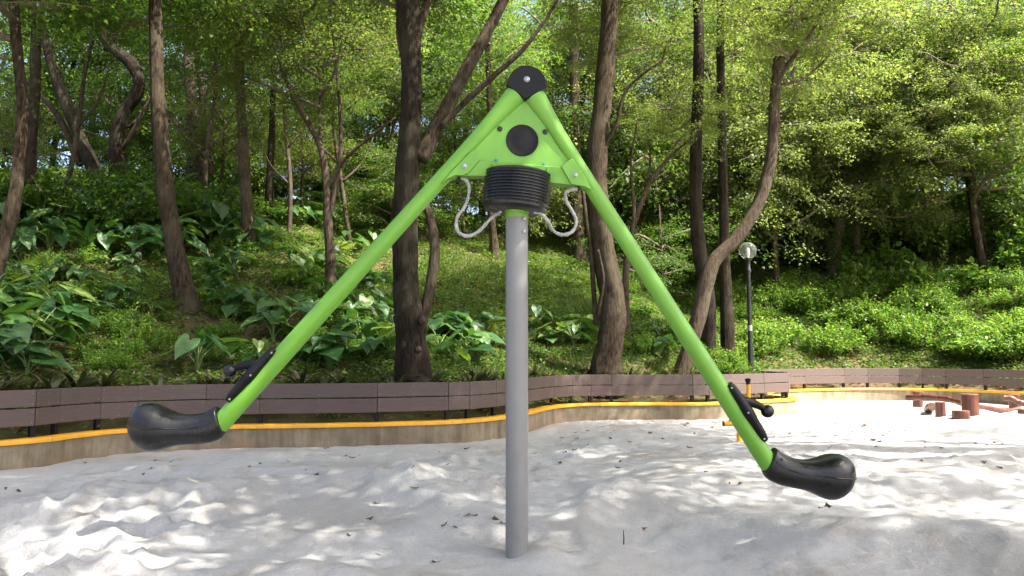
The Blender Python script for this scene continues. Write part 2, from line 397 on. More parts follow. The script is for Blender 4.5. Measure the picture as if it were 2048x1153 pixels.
def hill_z(x, y, d=None):
    x = np.asarray(x, float); y = np.asarray(y, float)
    if d is None: d = dist_curve(x, y)
    s = 0.41+0.13*smoothstep(3.5, 9, x)
    e = np.maximum(0, d-0.45)
    top = 13.5
    z = 0.34+0.26*smoothstep(0.2, 1.0, d)+s*np.minimum(np.maximum(0, d-0.9), top)+0.16*np.maximum(0, d-0.9-top)
    z = z+fbm(x*0.45, y*0.45, 4, 5)*0.5*smoothstep(0.5, 3, d)+fbm(x*2.1, y*2.1, 3, 9)*0.10*smoothstep(0.3, 1, d)
    return z

# lattice of heights for fast lookups
HX = np.arange(-30, 45, 0.4); HY = np.arange(2, 70, 0.4)
GX, GY = np.meshgrid(HX, HY); GD = dist_curve(GX, GY)
TIP = int(np.argmin(np.hypot(CURVE[:, 0]-5.62, CURVE[:, 1]-15.55)))
D2 = np.full(GX.shape, 1e9)                       # the slope rises from the front stretch of the wall, not from behind the bend
for cx_, cy_ in CURVE[:TIP:3]: D2 = np.minimum(D2, (GX-cx_)**2+(GY-cy_)**2)
GDH = GD+(1-smoothstep(3.2, 5.4, GX))*np.where(GD > 0, np.maximum(np.sqrt(D2)-GD, 0), 0)
GZ = hill_z(GX, GY, GDH)
def hz(x, y):
    i = (x-HX[0])/0.4; j = (y-HY[0])/0.4; a = int(np.clip(i, 0, len(HX)-2)); b = int(np.clip(j, 0, len(HY)-2)); fx = i-a; fy = j-b
    return float((GZ[b, a]*(1-fx)+GZ[b, a+1]*fx)*(1-fy)+(GZ[b+1, a]*(1-fx)+GZ[b+1, a+1]*fx)*fy)
def hd(x, y):
    a = int(np.clip(round((x-HX[0])/0.4), 0, len(HX)-1)); b = int(np.clip(round((y-HY[0])/0.4), 0, len(HY)-1)); return float(GD[b, a])
def hz_np(x, y):
    i = np.clip((x-HX[0])/0.4, 0, len(HX)-1.01); j = np.clip((y-HY[0])/0.4, 0, len(HY)-1.01)
    a = i.astype(int); b = j.astype(int); fx = i-a; fy = j-b
    return (GZ[b, a]*(1-fx)+GZ[b, a+1]*fx)*(1-fy)+(GZ[b+1, a]*(1-fx)+GZ[b+1, a+1]*fx)*fy
def hd_np(x, y):
    a = np.clip(np.round((x-HX[0])/0.4), 0, len(HX)-1).astype(int); b = np.clip(np.round((y-HY[0])/0.4), 0, len(HY)-1).astype(int); return GD[b, a]
def on_hill(px, py):
    """ground point on the hillside seen at a photo position"""
    r = ray(px, py); t = 6.0
    while t < 60:
        x, y, z = r.x*t, r.y*t, CAM_Z+r.z*t
        if hd(x, y) > 0.3 and z <= hz(x, y): return Vector((x, y, hz(x, y)))
        t += 0.05
    return Vector((r.x*30, r.y*30, hz(r.x*30, r.y*30)))

# ------------------------------------------------------------------ hillside
def grid_mesh(name, X, Y, Z):
    h, w_ = X.shape; V = np.stack([X, Y, Z], -1).reshape(-1, 3)
    idx = np.arange(h*w_).reshape(h, w_)
    F = np.stack([idx[:-1, :-1], idx[:-1, 1:], idx[1:, 1:], idx[1:, :-1]], -1).reshape(-1, 4)
    return mesh_np(name, V, F, 4, True)
ZG = np.where(GD > 0.75, GZ, np.where(GD > 0.35, GZ-0.12, -0.8))
hill = link('hillside', grid_mesh('hillside', GX, GY, ZG), M['hill']); tag(hill, 'brown leaf litter hillside rising behind the fence', kind='structure')
offs = [0.10, 0.2, 0.35, 0.5, 0.7, 0.9, 1.15]
sx_, sy_, sz_ = [], [], []
for o_ in offs:
    q = CURVE+NRM*o_; sx_.append(q[:, 0]); sy_.append(q[:, 1])
    sz_.append(hz_np(q[:, 0], q[:, 1])*smoothstep(0.1, 0.9, o_)+(0.30)*(1-smoothstep(0.1, 0.9, o_))+fbm(q[:, 0]*5, q[:, 1]*5, 3, 3)*0.05)
verge = link('planted_verge', grid_mesh('verge', np.array(sx_), np.array(sy_), np.array(sz_)), M['hill']); tag(verge, 'narrow soil strip between the wall and the slope', kind='structure')
far = link('far_ground', mesh_from('far_ground', [(-300, -300, -1.2), (300, -300, -1.2), (300, 400, -1.2), (-300, 400, -1.2)], [(0, 1, 2, 3)]), M['hill']); tag(far, 'distant ground beyond the hill', kind='structure')

# ------------------------------------------------------------------ sand
def warp(a, b, c, n, k):
    t = np.linspace(-1, 1, n); s = np.sinh(t*k)/np.sinh(k)
    return np.where(s < 0, c+s*(c-a), c+s*(b-c))
xs = warp(-14, 13.5, 0, 470, 2.0)
ysn = 1.4*(21/1.4)**(np.linspace(0, 1, 430))
ys = np.concatenate([np.linspace(-18, 1.3, 30), ysn])
SX, SY = np.meshgrid(xs, ys)
def gauss(x, y, cx, cy, sx, sy, rot=0):
    dx = x-cx; dy = y-cy; c, s = math.cos(rot), math.sin(rot)
    return np.exp(-0.5*(((dx*c+dy*s)/sx)**2+((-dx*s+dy*c)/sy)**2))
def warpn(x, y, k, s): return x+0.35*fbm(x*k, y*k, 3, s), y+0.35*fbm(x*k+9, y*k, 3, s+3)
wx, wy = warpn(SX, SY, 1.1, 21)
rid = 1-np.abs(2*vnoise(wx*0.9, wy*1.15, 31)-1); rid2 = 1-np.abs(2*vnoise(wx*2.3+4, wy*2.5, 35)-1)
rid3 = 1-np.abs(2*vnoise(wx*5.2+1, wy*5.6, 37)-1)
rid0 = 1-np.abs(2*vnoise(wx*0.55+7, wy*0.7, 39)-1)
tr = smoothstep(0.38, 0.62, vnoise(SX*0.75+3, SY*0.8, 51)); tr = 0.28+0.72*np.maximum(tr, smoothstep(7.5, 11, SY))
SZ = 0.10*(rid0**2-0.35)+0.05*(rid**3-0.3)+tr*(0.024*(rid2**2-0.35)+0.015*(rid3**1.5-0.4))+fbm(SX*0.5, SY*0.5, 3, 41)*0.22+tr*(fbm(SX*4.5, SY*4.5, 4, 43)*0.04+fbm(SX*16, SY*16, 3, 47)*0.018)
calm = 1-0.45*smoothstep(8, 14, SY)
SZ *= calm
SZ += 0.20*gauss(SX, SY, -2.9, 5.3, 1.5, 0.45, 0.12)+0.13*gauss(SX, SY, -0.9, 5.9, 1.2, 0.35, 0.0)
SZ += 0.14*gauss(SX, SY, 2.0, 4.9, 1.3, 0.28, -0.55)+0.12*gauss(SX, SY, 1.5, 3.5, 0.9, 0.25, -0.2)
SZ -= 0.12*gauss(SX, SY, 1.0, 4.1, 0.5, 0.25, -0.2)
SZ += 0.10*gauss(SX, SY, -1.2, 3.3, 0.8, 0.3, 0.7)
rg = np.random.default_rng(3)
for _ in range(3600):          # foot prints and scuffs
    cy = 2.6*(19/2.6)**rg.random(); cx = rg.uniform(-0.75, 0.75)*cy*1.05
    r = rg.uniform(0.04, 0.14); dep = rg.uniform(0.008, 0.034)*(0.6 if cy > 9 else 1)
    i0, i1 = np.searchsorted(xs, [cx-3*r, cx+3*r]); j0, j1 = np.searchsorted(ys, [cy-3*r, cy+3*r])
    if i1 <= i0 or j1 <= j0: continue
    a = rg.uniform(0, 3.14); el = rg.uniform(0.5, 1.0)
    dx = SX[j0:j1, i0:i1]-cx; dy = SY[j0:j1, i0:i1]-cy
    q = np.sqrt(((dx*math.cos(a)+dy*math.sin(a))/r)**2+((-dx*math.sin(a)+dy*math.cos(a))/(r*el))**2)
    SZ[j0:j1, i0:i1] += tr[j0:j1, i0:i1]*(-dep*np.exp(-q**(4 if rg.random() < 0.4 else 2)*1.2)+dep*0.6*np.exp(-((q-1.35)/0.4)**2))
DP = 4.476
POLE = P(1034, 1120, DP); POLE.z = 0
g = gauss(SX, SY, POLE.x, POLE.y, 0.22, 0.22); SZ = SZ*(1-g)+0.0*g+0.07*gauss(SX, SY, POLE.x+0.14, POLE.y-0.02, 0.10, 0.16)+0.02*gauss(SX, SY, POLE.x-0.1, POLE.y+0.1, 0.1, 0.1)
sd = dist_curve(SX, SY)
wl = 0.8*smoothstep(-1.6, -0.1, sd); SZ = SZ*(1-wl)+wl*(0.012+0.03*fbm(SX*1.5, SY*1.5, 2, 77))
SZ = np.where(sd > 0.04, np.minimum(SZ, 0.05)-0.4*smoothstep(0.04, 0.3, sd), SZ)
sand = link('sand', grid_mesh('sand', SX, SY, SZ), M['sand']); tag(sand, 'trampled white sand filling the play pit', kind='structure')
def sz(x, y):
    i = int(np.clip(np.searchsorted(xs, x), 1, len(xs)-1)); j = int(np.clip(np.searchsorted(ys, y), 1, len(ys)-1))
    fx = (x-xs[i-1])/(xs[i]-xs[i-1]); fy = (y-ys[j-1])/(ys[j]-ys[j-1])
    return float((SZ[j-1, i-1]*(1-fx)+SZ[j-1, i]*fx)*(1-fy)+(SZ[j, i-1]*(1-fx)+SZ[j, i]*fx)*fy)
def on_sand(px, py):
    r = ray(px, py); t = 1.0
    while t < 40:
        x, y, z = r.x*t, r.y*t, CAM_Z+r.z*t
        if z <= sz(x, y): return Vector((x, y, sz(x, y)))
        t += 0.03
    return Vector((r.x*15, r.y*15, 0))

# ------------------------------------------------------------------ retaining wall with yellow coping
WALL0 = int(np.argmin(np.hypot(CURVE[:, 0]+12.6, CURVE[:, 1]+4)))
def sweep(i0, i1, prof):
    """prof: list of (offset towards land, z); returns swept closed profile between curve samples"""
    V, F = [], []; k = len(prof)
    for i in range(i0, i1+1):
        for o_, z in prof: q = CURVE[i]+NRM[i]*o_; V.append((q[0], q[1], z))
    n = i1-i0+1
    for i in range(n-1):
        for j in range(k): a = i*k+j; b = i*k+(j+1) % k; F.append((a, b, b+k, a+k))
    F.append(tuple(range(k-1, -1, -1))); F.append(tuple((n-1)*k+j for j in range(k)))
    return V, F
wall = empty('retaining_wall', (0, 0, 0), 'low stained concrete wall with yellow coping edging the sand pit', 'wall')
v, f = sweep(0, NS-1, [(0.0, -0.45), (0.14, -0.45), (0.14, 0.262), (0.0, 0.262)])
link('wall_body', autosmooth(mesh_from('wall_body', v, f), 50), M['concrete'], wall)
CPROF = [(-0.022, 0.255), (-0.022, 0.287), (-0.014, 0.298), (0.0, 0.302), (0.14, 0.302), (0.155, 0.296), (0.16, 0.285), (0.16, 0.255)]
n_per = int(round(1.25/STEP)); i = 0
while i < NS-2:
    j = min(i+n_per, NS-1)
    v, f = sweep(i, j, CPROF); v = np.array(v); k = len(CPROF)
    t0 = np.append(TAN[i], 0)*0.0025; v[:k] += t0; v[-k:] -= np.append(TAN[j], 0)*0.0025
    link('coping_segment', autosmooth(mesh_from('coping', v, f), 40), M['yellow'], wall)
    i = j

# ------------------------------------------------------------------ board fence
fence = empty('board_fence', (0, 0, 0), 'long low fence of two brown composite boards on the wall edge', 'fence')
FC = CURVE+NRM*0.11
joints = [0]; i = 0
while i < NS-1:
    j = i+1; a0 = math.atan2(TAN[i][1], TAN[i][0])
    while j < NS-1:
        a1 = math.atan2(TAN[j][1], TAN[j][0]); da = abs((a1-a0+math.pi) % (2*math.pi)-math.pi)
        if (j-i)*STEP > 1.42 or (da > math.radians(13) and (j-i)*STEP > 0.28): break
        j += 1
    joints.append(j); i = j
rgf = random.Random(5)
screws = []
for a, b in zip(joints[:-1], joints[1:]):
    p, q = FC[a], FC[b]; d = q-p; L = np.linalg.norm(d); d = d/L; ang = math.atan2(d[1], d[0]); nrm = np.array([-d[1], d[0]])
    mid = (p+q)/2
    for (z0, z1, off) in ((0.611, 0.788, 0.0), (0.422, 0.599, 0.0)):
        me = mesh_from('board', *box(0, 0, 0, L-0.004, 0.026, z1-z0))
        o = link('board', me, M['board'], fence, (mid[0]+rgf.uniform(-.002, .002), mid[1], (z0+z1)/2+rgf.uniform(-.003, .003)), (rgf.uniform(-.012, .012), rgf.uniform(-.002, .002), ang)); bevel(o, 0.003, 1)
        for e in (p+d*0.03, q-d*0.03, mid):
            for zz in (z0+0.035, z1-0.035):
                screws.append((e-nrm*0.0145, zz, ang))
pm = mesh_from('post', *box(0, 0, 0.26, 0.055, 0.05, 0.97))
for a in joints[1:-1]:
    q = FC[a]+NRM[a]*0.042; link('post', pm, M['black_matte'], fence, (q[0], q[1], 0.05), (0, 0, math.atan2(TAN[a][1], TAN[a][0])))
vs = []
for e, zz, an in screws:
    c, s = math.cos(an), math.sin(an); r = 0.004
    vs.append(([(e[0]+c*r*math.cos(t)+s*0.0, e[1]+s*r*math.cos(t), zz+r*math.sin(t)) for t in (0.0, 1.05, 2.1, 3.14, 4.19, 5.24)], [(0, 1, 2, 3, 4, 5)]))
sm = link('screws', mesh_from('screws', *merge(vs)), M['steel'], fence); sm['kind'] = 'stuff'

# ------------------------------------------------------------------ see-saw carousel
PIV = P(1034, 400, DP); YAW = math.radians(2.5); cY, sY = math.cos(YAW), math.sin(YAW); TILT = math.radians(4.4)
cT, sT = math.cos(TILT), math.sin(TILT)
SPX = 0.1306/46
def loc(px, py):                       # photo position -> frame of the untilted rocker (x right, z up, metres)
    d = ray(px, py); o_ = Vector((0, 0, CAM_Z))-PIV; t = -(-sY*o_.x+cY*o_.y)/(-sY*d.x+cY*d.y)
    q = o_+d*t; lx = q.x*cY+q.y*sY; return (lx*cT-q.z*sT, lx*sT+q.z*cT)
car = empty('seesaw_carousel', (POLE.x, POLE.y, 0), 'green seesaw carousel with two black seats on a grey pole', 'carousel')
def W(x, y, z):                        # rocker frame -> coordinates under the carousel's empty
    lx = x*cT+z*sT; return np.array([PIV.x+lx*cY-y*sY-POLE.x, DP+lx*sY+y*cY-POLE.y, PIV.z-x*sT+z*cT])
def wmesh(name, V, F, smooth_ang=40): return autosmooth(mesh_from(name, [W(*p) for p in V], F), smooth_ang)
zt = P(1034, 436, DP).z
v, f = lathe([(0.0653, -0.5), (0.0653, zt)], 40)
link('pole', autosmooth(mesh_from('pole', v, f), 40), M['grey_pole'], car)
v, f = lathe([(0.0665, zt-0.004), (0.0685, zt), (0.0685, zt+0.022), (0.074, zt+0.05), (0.09, zt+0.085), (0.09, zt+0.12)], 40)
link('pole_collar', autosmooth(mesh_from('pole_collar', v, f), 40), M['green'], car)
def bolt_mesh(r, h): return lathe([(r*0.55, -h), (r, -h*0.8), (r, 0), (r*1.3, 0.0005), (r*1.3, h*0.25)], 10)
def bolt(px, py, y, r, h, mat, name='bolt', mirror=None):
    v, f = bolt_mesh(r, h)
    x, z = loc(px, py)
    V = [(x+a, y-0.0+c, z+b) for a, b, c in v]
    link(name, wmesh(name, V, [tuple(reversed(q)) for q in f], 50), M[mat], car)
for by in (441, 466):
    q = P(1048, by, DP); v, f = bolt_mesh(0.008, 0.008)
    V = [(q.x-POLE.x+a, -0.0615+c, q.z+b) for a, b, c in v]
    link('bolt', autosmooth(mesh_from('bolt', V, f), 50), M['steel'], car)
# bellows hub
bx0, bz0 = loc(1036, 352); _, bz1 = loc(1034, 424)
R = 0.197; prof = [(0.05, bz1-0.0), (R*0.80, bz1-0.002), (R*0.93, bz1+0.008), (R*0.955, bz1+0.022), (R*0.955, bz1+0.034)]
nr = 10; zz0 = bz1+0.036; zz1 = bz0
for k in range(nr):
    za = zz0+(zz1-zz0)*k/nr; hh = (zz1-zz0)/nr
    prof += [(R*0.965, za), (R*1.0, za+hh*0.28), (R*1.0, za+hh*0.62), (R*0.965, za+hh*0.9)]
prof += [(R*0.98, zz1+0.002), (R*0.99, zz1+0.012), (R*0.9, zz1+0.02), (0.05, zz1+0.022)]
v, f = lathe(prof, 56)
link('bellows_hub', wmesh('bellows_hub', [(x+bx0, y, z) for x, y, z in v], f, 50), M['black'], car)
# arms, left measured, right mirrored
A0 = loc(1031, 193); A1 = loc(438, 851)
def arm_pt(t): return (A0[0]+(A1[0]-A0[0])*t, A0[1]+(A1[1]-A0[1])*t)
for sgn, nm in ((1, 'left'), (-1, 'right')):
    ts = [0, 0.02, 0.05, 0.09, 0.14, 0.2, 0.3, 0.5, 0.7, 0.85, 0.96, 1.0]
    rr = [0.068, 0.064, 0.056, 0.050, 0.046, 0.045, 0.046, 0.049, 0.052, 0.0535, 0.0545, 0.0545]
    fl = [1.15, 1.15, 1.15, 1.12, 1.08, 1.03, 1, 1, 1, 1, 1, 1]
    path = [(sgn*arm_pt(t)[0], 0, arm_pt(t)[1]) for t in ts]
    v, f = tube(path, rr, 28, flat=fl)
    link('arm', wmesh('arm', v, f, 50), M['green'], car)
def extrude(poly, y0, y1):
    n = len(poly); V = [(x, y0, z) for x, z in poly]+[(x, y1, z) for x, z in poly]
    F = [tuple(range(n)), tuple(range(2*n-1, n-1, -1))]+[(i, n+i, n+(i+1) % n, (i+1) % n) for i in range(n)]
    # orient outward
    return V, F
def plate(name, pts, y0, y1, mat, bev=0.003):
    v, f = extrude([loc(*p) for p in pts], y0, y1)
    me = wmesh(name, v, f, 30); bm = bmesh.new(); bm.from_mesh(me); bmesh.ops.recalc_face_normals(bm, faces=bm.faces); bm.to_mesh(me); bm.free()
    o = link(name, me, M[mat], car); bevel(o, bev); return o
# apex cap
cap = [(1049, 207), (1012, 178)]
for k in range(15):
    a = math.radians(196-k*(212/14.0)); cap.append((1052+39.5*math.cos(a), 181-41*math.sin(a)))
cap += [(1092, 183)]
cap = [cap[0], cap[1]]+[p for p in cap[2:-1] if p[1] < 176]+[cap[-1]]
plate('apex_cap', cap, -0.078, 0.078, 'black_matte', 0.005)
bolt(1052, 168, -0.079, 0.014, 0.014, 'steel')
# triangular plate, bracket, tabs
plate('centre_plate', [(1049, 203), (1062, 214), (1118, 300), (1152, 345), (1150, 366), (985, 352), (905, 350), (930, 318), (985, 262), (1037, 212)], -0.028, 0.028, 'green')
plate('lower_bracket', [(957, 324), (1124, 338), (1162, 374), (1150, 374), (1107, 370), (985, 356.5), (939, 355.5), (915, 355.2), (900, 361), (890, 366), (930, 330)], -0.043, 0.043, 'green_dark', 0.004)
plate('bracket_tab', [(945.5, 304.5), (960, 324.5), (938, 350), (926, 355.5), (911, 355), (898, 361.5), (884, 371), (905, 346)], -0.054, 0.054, 'green', 0.004)
plate('bracket_tab', [(1141.5, 320.5), (1120.5, 337.5), (1140, 373), (1152, 374.5), (1166, 377), (1180, 384), (1165, 352)], -0.054, 0.054, 'green', 0.004)
for px in (987.5, 1092.5):
    plate('rib', [(px-1.5, 332 if px < 1000 else 341), (px+1.5, 332 if px < 1000 else 341), (px+1.5, 362), (px-1.5, 362)], -0.08, -0.043, 'green', 0.001)
# round black disc
x0, z0 = loc(1044, 284); r0 = 34.0*SPX
V = []; F = []
rings = [(1.0, -0.0285), (0.985, -0.033), (0.94, -0.034), (0.9, -0.031), (0.6, -0.033), (0.25, -0.036)]
ns = 40
for rr_, yy in rings:
    for k in range(ns): a = 2*math.pi*k/ns; V.append((x0+r0*rr_*math.cos(a), yy, z0+r0*rr_*math.sin(a)))
for i in range(len(rings)-1):
    for k in range(ns): a = i*ns+k; b = i*ns+(k+1) % ns; F.append((a, b, b+ns, a+ns))
F.append(tuple((len(rings)-1)*ns+k for k in range(ns)))
link('round_disc', wmesh('round_disc', V, F, 60), M['black_matte'], car)
bolt(999.5, 261, -0.029, 0.013, 0.012, 'black'); bolt(1089.5, 267, -0.029, 0.013, 0.012, 'black')
bolt(992, 324, -0.029, 0.0085, 0.009, 'teal'); bolt(1087, 332.5, -0.029, 0.0085, 0.009, 'teal')
bolt(929, 337, -0.055, 0.012, 0.014, 'steel'); bolt(1148, 355, -0.055, 0.012, 0.014, 'steel')
bolt(919, 358, 0.0, 0.012, 0.03, 'black'); bolt(1156, 378, 0.0, 0.012, 0.03, 'black')
# plastic-wrapped straps
for pts in ([(921, 358), (932, 364), (938, 382), (931, 412), (914, 438), (915, 464), (934, 475), (958, 465), (981, 441), (1002, 426)],
            [(1154, 379), (1140, 381), (1130, 388), (1131, 404), (1143, 424), (1151, 446), (1142, 466), (1122, 472), (1106, 464), (1096, 448), (1082, 432), (1066, 428)]):
    path = [(*loc(*p),) for p in pts]; n_ = len(path)
    path = [(x, -0.02-0.03*i/(n_-1), z) for i, (x, z) in enumerate(path)]
    path = catmull(path, 6); rgs = np.random.default_rng(len(pts))
    rad = 0.0095*(1+0.22*rgs.normal(0, 1, len(path)).clip(-1.2, 1.2))
    v, f = tube(path, rad, 8, rough=0.12, seed=3)
    link('strap', wmesh('strap', v, f, 60), M['strap'], car)
# seats: loft between upper and lower outline points (left seat measured)
def z2(x, y): return loc(240+x/4.117, 660+y/4.117)
UP = [(806, 630), (784, 630), (770, 640), (748, 655), (700, 680), (620, 696), (540, 698), (470, 686), (400, 656), (330, 618), (265, 601), (195, 606), (140, 636), (102, 690), (84, 745)]
LO = [(872, 846), (860, 862), (850, 880), (826, 902), (768, 926), (690, 942), (590, 947), (500, 950), (410, 968), (335, 996), (265, 1006), (198, 988), (145, 946), (104, 884), (85, 828)]
HW = [0.064, 0.070, 0.070, 0.074, 0.082, 0.092, 0.100, 0.108, 0.122, 0.136, 0.140, 0.130, 0.108, 0.075, 0.035]
for sgn in (1, -1):
    V, F = [], []; ns = 28
    seamL = []
    for (u, l_, hw) in zip(UP, LO, HW):
        ux, uz = z2(*u); lx, lz = z2(*l_); mx_, mz_ = (ux+lx)/2, (uz+lz)/2; hx, hz_ = (ux-lx)/2, (uz-lz)/2
        for k in range(ns):
            a = 2*math.pi*k/ns; ca, sa = math.cos(a), math.sin(a)
            e = 0.86
            ca2 = math.copysign(abs(ca)**e, ca); sa2 = math.copysign(abs(sa)**e, sa)
            # saddle dip at the top middle
            V.append((sgn*(mx_+hx*ca2), -hw*sa2, mz_+hz_*ca2))
        seamL.append((mx_, mz_, hx, hz_, hw))
    n_ = len(UP)
    for i in range(n_-1):
        for k in range(ns): a = i*ns+k; b = i*ns+(k+1) % ns; F.append((a, b, b+ns, a+ns))
    F.append(tuple(range(ns))); F.append(tuple((n_-1)*ns+k for k in range(ns)))
    me = wmesh('seat', V, F, 70); bm = bmesh.new(); bm.from_mesh(me); bmesh.ops.recalc_face_normals(bm, faces=bm.faces); bm.to_mesh(me); bm.free()
    st = link('seat', me, M['black'], car); m_ = st.modifiers.new('s', 'SUBSURF'); m_.levels = 1; m_.render_levels = 2
    st['label'] = 'moulded black plastic seat shaped like a bent shoe'
    # raised seam all round
    path = []
    for side in (-1, 1):
        rng_ = range(2, n_) if side == -1 else range(n_-1, 1, -1)
        for i in rng_:
            mx_, mz_, hx, hz_, hw = seamL[i]
            q = 0.18 if i < 5 else 0.18-0.12*min(1, (i-5)/4)
            path.append((sgn*(mx_+hx*q), side*(hw*math.sqrt(1-q*q)*0.985), mz_+hz_*q))
    path = catmull(path, 3); v, f = tube(path, [0.0045]*len(path), 6)
    link('seam', wmesh('seam', v, f, 60), M['black'], st)
    # screw holes
    for hx_, hy_ in ((762, 715), (770, 790), (455, 905), (215, 915)):
        x, z = z2(hx_, hy_); v = []
        # find surface depth at that place
        best = min(range(len(V)), key=lambda i: (V[i][0]-sgn*x)**2+(V[i][2]-z)**2+(1 if V[i][1] > 0.0 else 0))
        yy = V[best][1]
        vv, ff = lathe([(0.0085, -0.006), (0.0085, 0.006)], 12)
        link('screw_hole', wmesh('screw_hole', [(sgn*x+a, yy+0.004+c, z+b) for a, b, c in vv], ff, 60), M['lamp_black'], st)
    # hand grip on the arm: saddle plate, neck and ball
    def along(t, off, y=0.0):
        x, z = arm_pt(t); d = np.array([A1[0]-A0[0], A1[1]-A0[1]]); d /= np.linalg.norm(d); nrm = np.array([-d[1], d[0]])
        if nrm[0] > 0: nrm = -nrm
        return (sgn*(x+nrm[0]*off), y, z+nrm[1]*off)
    gp0, gp1 = 0.795, 0.945
    tsg = np.linspace(gp0, gp1, 13); pth = [along(t, 0.050, -0.018) for t in tsg]
    ra = [0.021, 0.029, 0.032, 0.033, 0.034, 0.037, 0.039, 0.037, 0.034, 0.033, 0.032, 0.029, 0.021]
    v, f = tube(pth, ra, 18, flat=[1.6]*13)
    gr = link('hand_grip', wmesh('hand_grip', v, f, 60), M['black_matte'], car)
    bx_, bz_ = loc(462, 742); m0 = along(0.868, 0.05); 
    neck = catmull([(sgn*z2(x_, y_)[0], -0.015, z2(x_, y_)[1]) for x_, y_ in ((1165, 300), (1085, 286), (1000, 300))]+[(sgn*bx_, -0.015, bz_)], 5)
    v, f = tube(neck, np.linspace(0.034, 0.0165, len(neck)), 14)
    link('grip_neck', wmesh('grip_neck', v, f, 60), M['black_matte'], gr)
    bprof = [(0.038*math.sin(math.pi*k/12)+1e-4, -0.038*math.cos(math.pi*k/12)) for k in range(13)]
    v, f = lathe(bprof, 24)
    link('grip_ball', wmesh('grip_ball', [(sgn*bx_+a, b-0.015, bz_+c) for a, b, c in v], f, 60), M['black'], gr)
    for t in (0.803, 0.868, 0.937):
        q = along(t, 0.042); vv, ff = lathe([(0.005, -0.004), (0.0065, 0.0)], 10)
        link('grip_screw', wmesh('grip_screw', [(q[0]+a, -(0.077 if t == 0.868 else 0.063)+c, q[2]+b) for a, b, c in vv], [tuple(reversed(k)) for k in ff], 60), M['steel'], gr)

# ------------------------------------------------------------------ yellow sand-toy stand behind the right arm
b = on_sand(1479, 884); Yt = b.y
toy = empty('yellow_stand', (b.x, b.y, b.z), 'small yellow metal stand with black knob in the sand behind the right arm', 'play equipment')
def PT(px, py, dy=0): q = P(px, py, Yt); return np.array([q.x-b.x, dy, q.z-b.z])
def rod(name, a, c, r, mat, par, sides=16, r2=None):
    v, f = tube([a, c], [r, r2 or r], sides); return link(name, autosmooth(mesh_from(name, v, f), 50), mat, par)
rod('post', PT(1479, 900), PT(1479, 843), 0.036, M['yellow_metal'], toy)
rod('cross_bar', PT(1447, 848), PT(1502, 848), 0.031, M['yellow_metal'], toy)
rod('end_cap', PT(1445.8, 848), PT(1448, 848), 0.0325, M['black_matte'], toy)
rod('upright', PT(1460, 848), PT(1463, 800), 0.020, M['yellow_metal'], toy)
up = rod('upright', PT(1497, 848), PT(1497, 769), 0.0255, M['yellow_metal'], toy)
kn = PT(1496, 763); prof = [(0.02, -0.05), (0.024, -0.03), (0.032, -0.005), (0.037, 0.015), (0.036, 0.03), (0.02, 0.038)]
v, f = lathe(prof, 18); link('knob', autosmooth(mesh_from('knob', [(a+kn[0], c+kn[1], d+kn[2]) for a, c, d in v], f), 50), M['black_matte'], up)
kn = PT(1463, 797); link('knob', autosmooth(mesh_from('knob', [(a+kn[0], c+kn[1], d+kn[2]) for a, c, d in v], f), 50), M['black_matte'], toy)
q = PT(1486, 868); v2, f2 = lathe([(0.014, -0.012), (0.014, 0.012)], 10)
link('bolt', mesh_from('bolt', [(q[0]-0.01+c_, a, q[2]+b_) for a, b_, c_ in v2], f2), M['lamp_black'], toy)

# ------------------------------------------------------------------ log balance course
def stump(px0, px1, pyt, pyb, label, lean=0.0, seed=0):
    base = on_sand((px0+px1)/2, pyb-1); Y = base.y
    wdt = (px1-px0)/FPX*Y; top = P((px0+px1)/2, pyt, Y).z
    t = empty('log_stump', base, label, 'log stump', 'wooden balance course posts')
    r = wdt/2; h = top-base.z
    zs = np.linspace(-0.25, h, 9); path = [(lean*max(0, z), 0, z) for z in zs]
    v, f = tube(path, [r*1.0]*8+[r*0.97], 18, rough=0.025, seed=seed)
    link('shaft', autosmooth(mesh_from('shaft', v, f[:-1]), 60), M['log'], t)
    vv, ff = lathe([(r*0.985, h-0.012), (r*0.96, h+0.004), (r*0.5, h+0.006), (0.01, h+0.005)], 18)
    link('end_grain', mesh_from('end_grain', [(a+lean*h, b_, c) for a, b_, c in vv], ff), M['log_end'], t)
    return t
def beam(pts, rpx, Y0, Y1, label, seed=0, lie=False):
    n_ = len(pts); W_ = []
    for i, (px, py) in enumerate(pts):
        Y = Y0+(Y1-Y0)*i/(n_-1); q = P(px, py, Y); W_.append(np.array(q))
    base = Vector(W_[0]); path = catmull([q-np.array(base) for q in W_], 5)
    t = empty('log_beam', base, label, 'log beam', 'wooden balance course beams')
    rad = [rpx/FPX*(Y0+Y1)/2*(1+0.08*math.sin(i*0.9+seed)) for i in range(len(path))]
    v, f = tube(path, rad, 14, rough=0.03, seed=seed)
    link('shaft', autosmooth(mesh_from('shaft', v, f), 60), M['log'], t)
    d = path[1]-path[0]; d /= np.linalg.norm(d)
    v, f = tube([path[0]-d*0.006, path[0]+d*0.01], [rad[0]*0.96, rad[0]*0.985], 14)
    link('end_grain', mesh_from('end_grain', v, f), M['log_end'], t)
    return t
stump(1826, 1845, 784, 815, 'small log stump under the far left end of the arched beam', 0.05, 1)
stump(1872, 1891, 805, 835, 'orange brown log stump under the middle of the arched beam', 0, 2)
stump(1926, 1957, 789, 833, 'tallest log stump, between the two beams', 0, 3)
stump(1906, 1938, 822, 838.5, 'short wide log stump low in the sand before the tallest stump', 0, 4)
stump(2019, 2040, 790, 817, 'log stump by the right picture edge', 0, 5)
stump(2037, 2056, 819, 829, 'lowest log stump, cut off by the right picture edge', 0, 6)
beam([(1815, 796), (1840, 795), (1868, 796), (1895, 799), (1915, 804), (1930, 809)], 6.0, 16.2, 15.0, 'arched reddish log beam left of the tallest stump', 1)
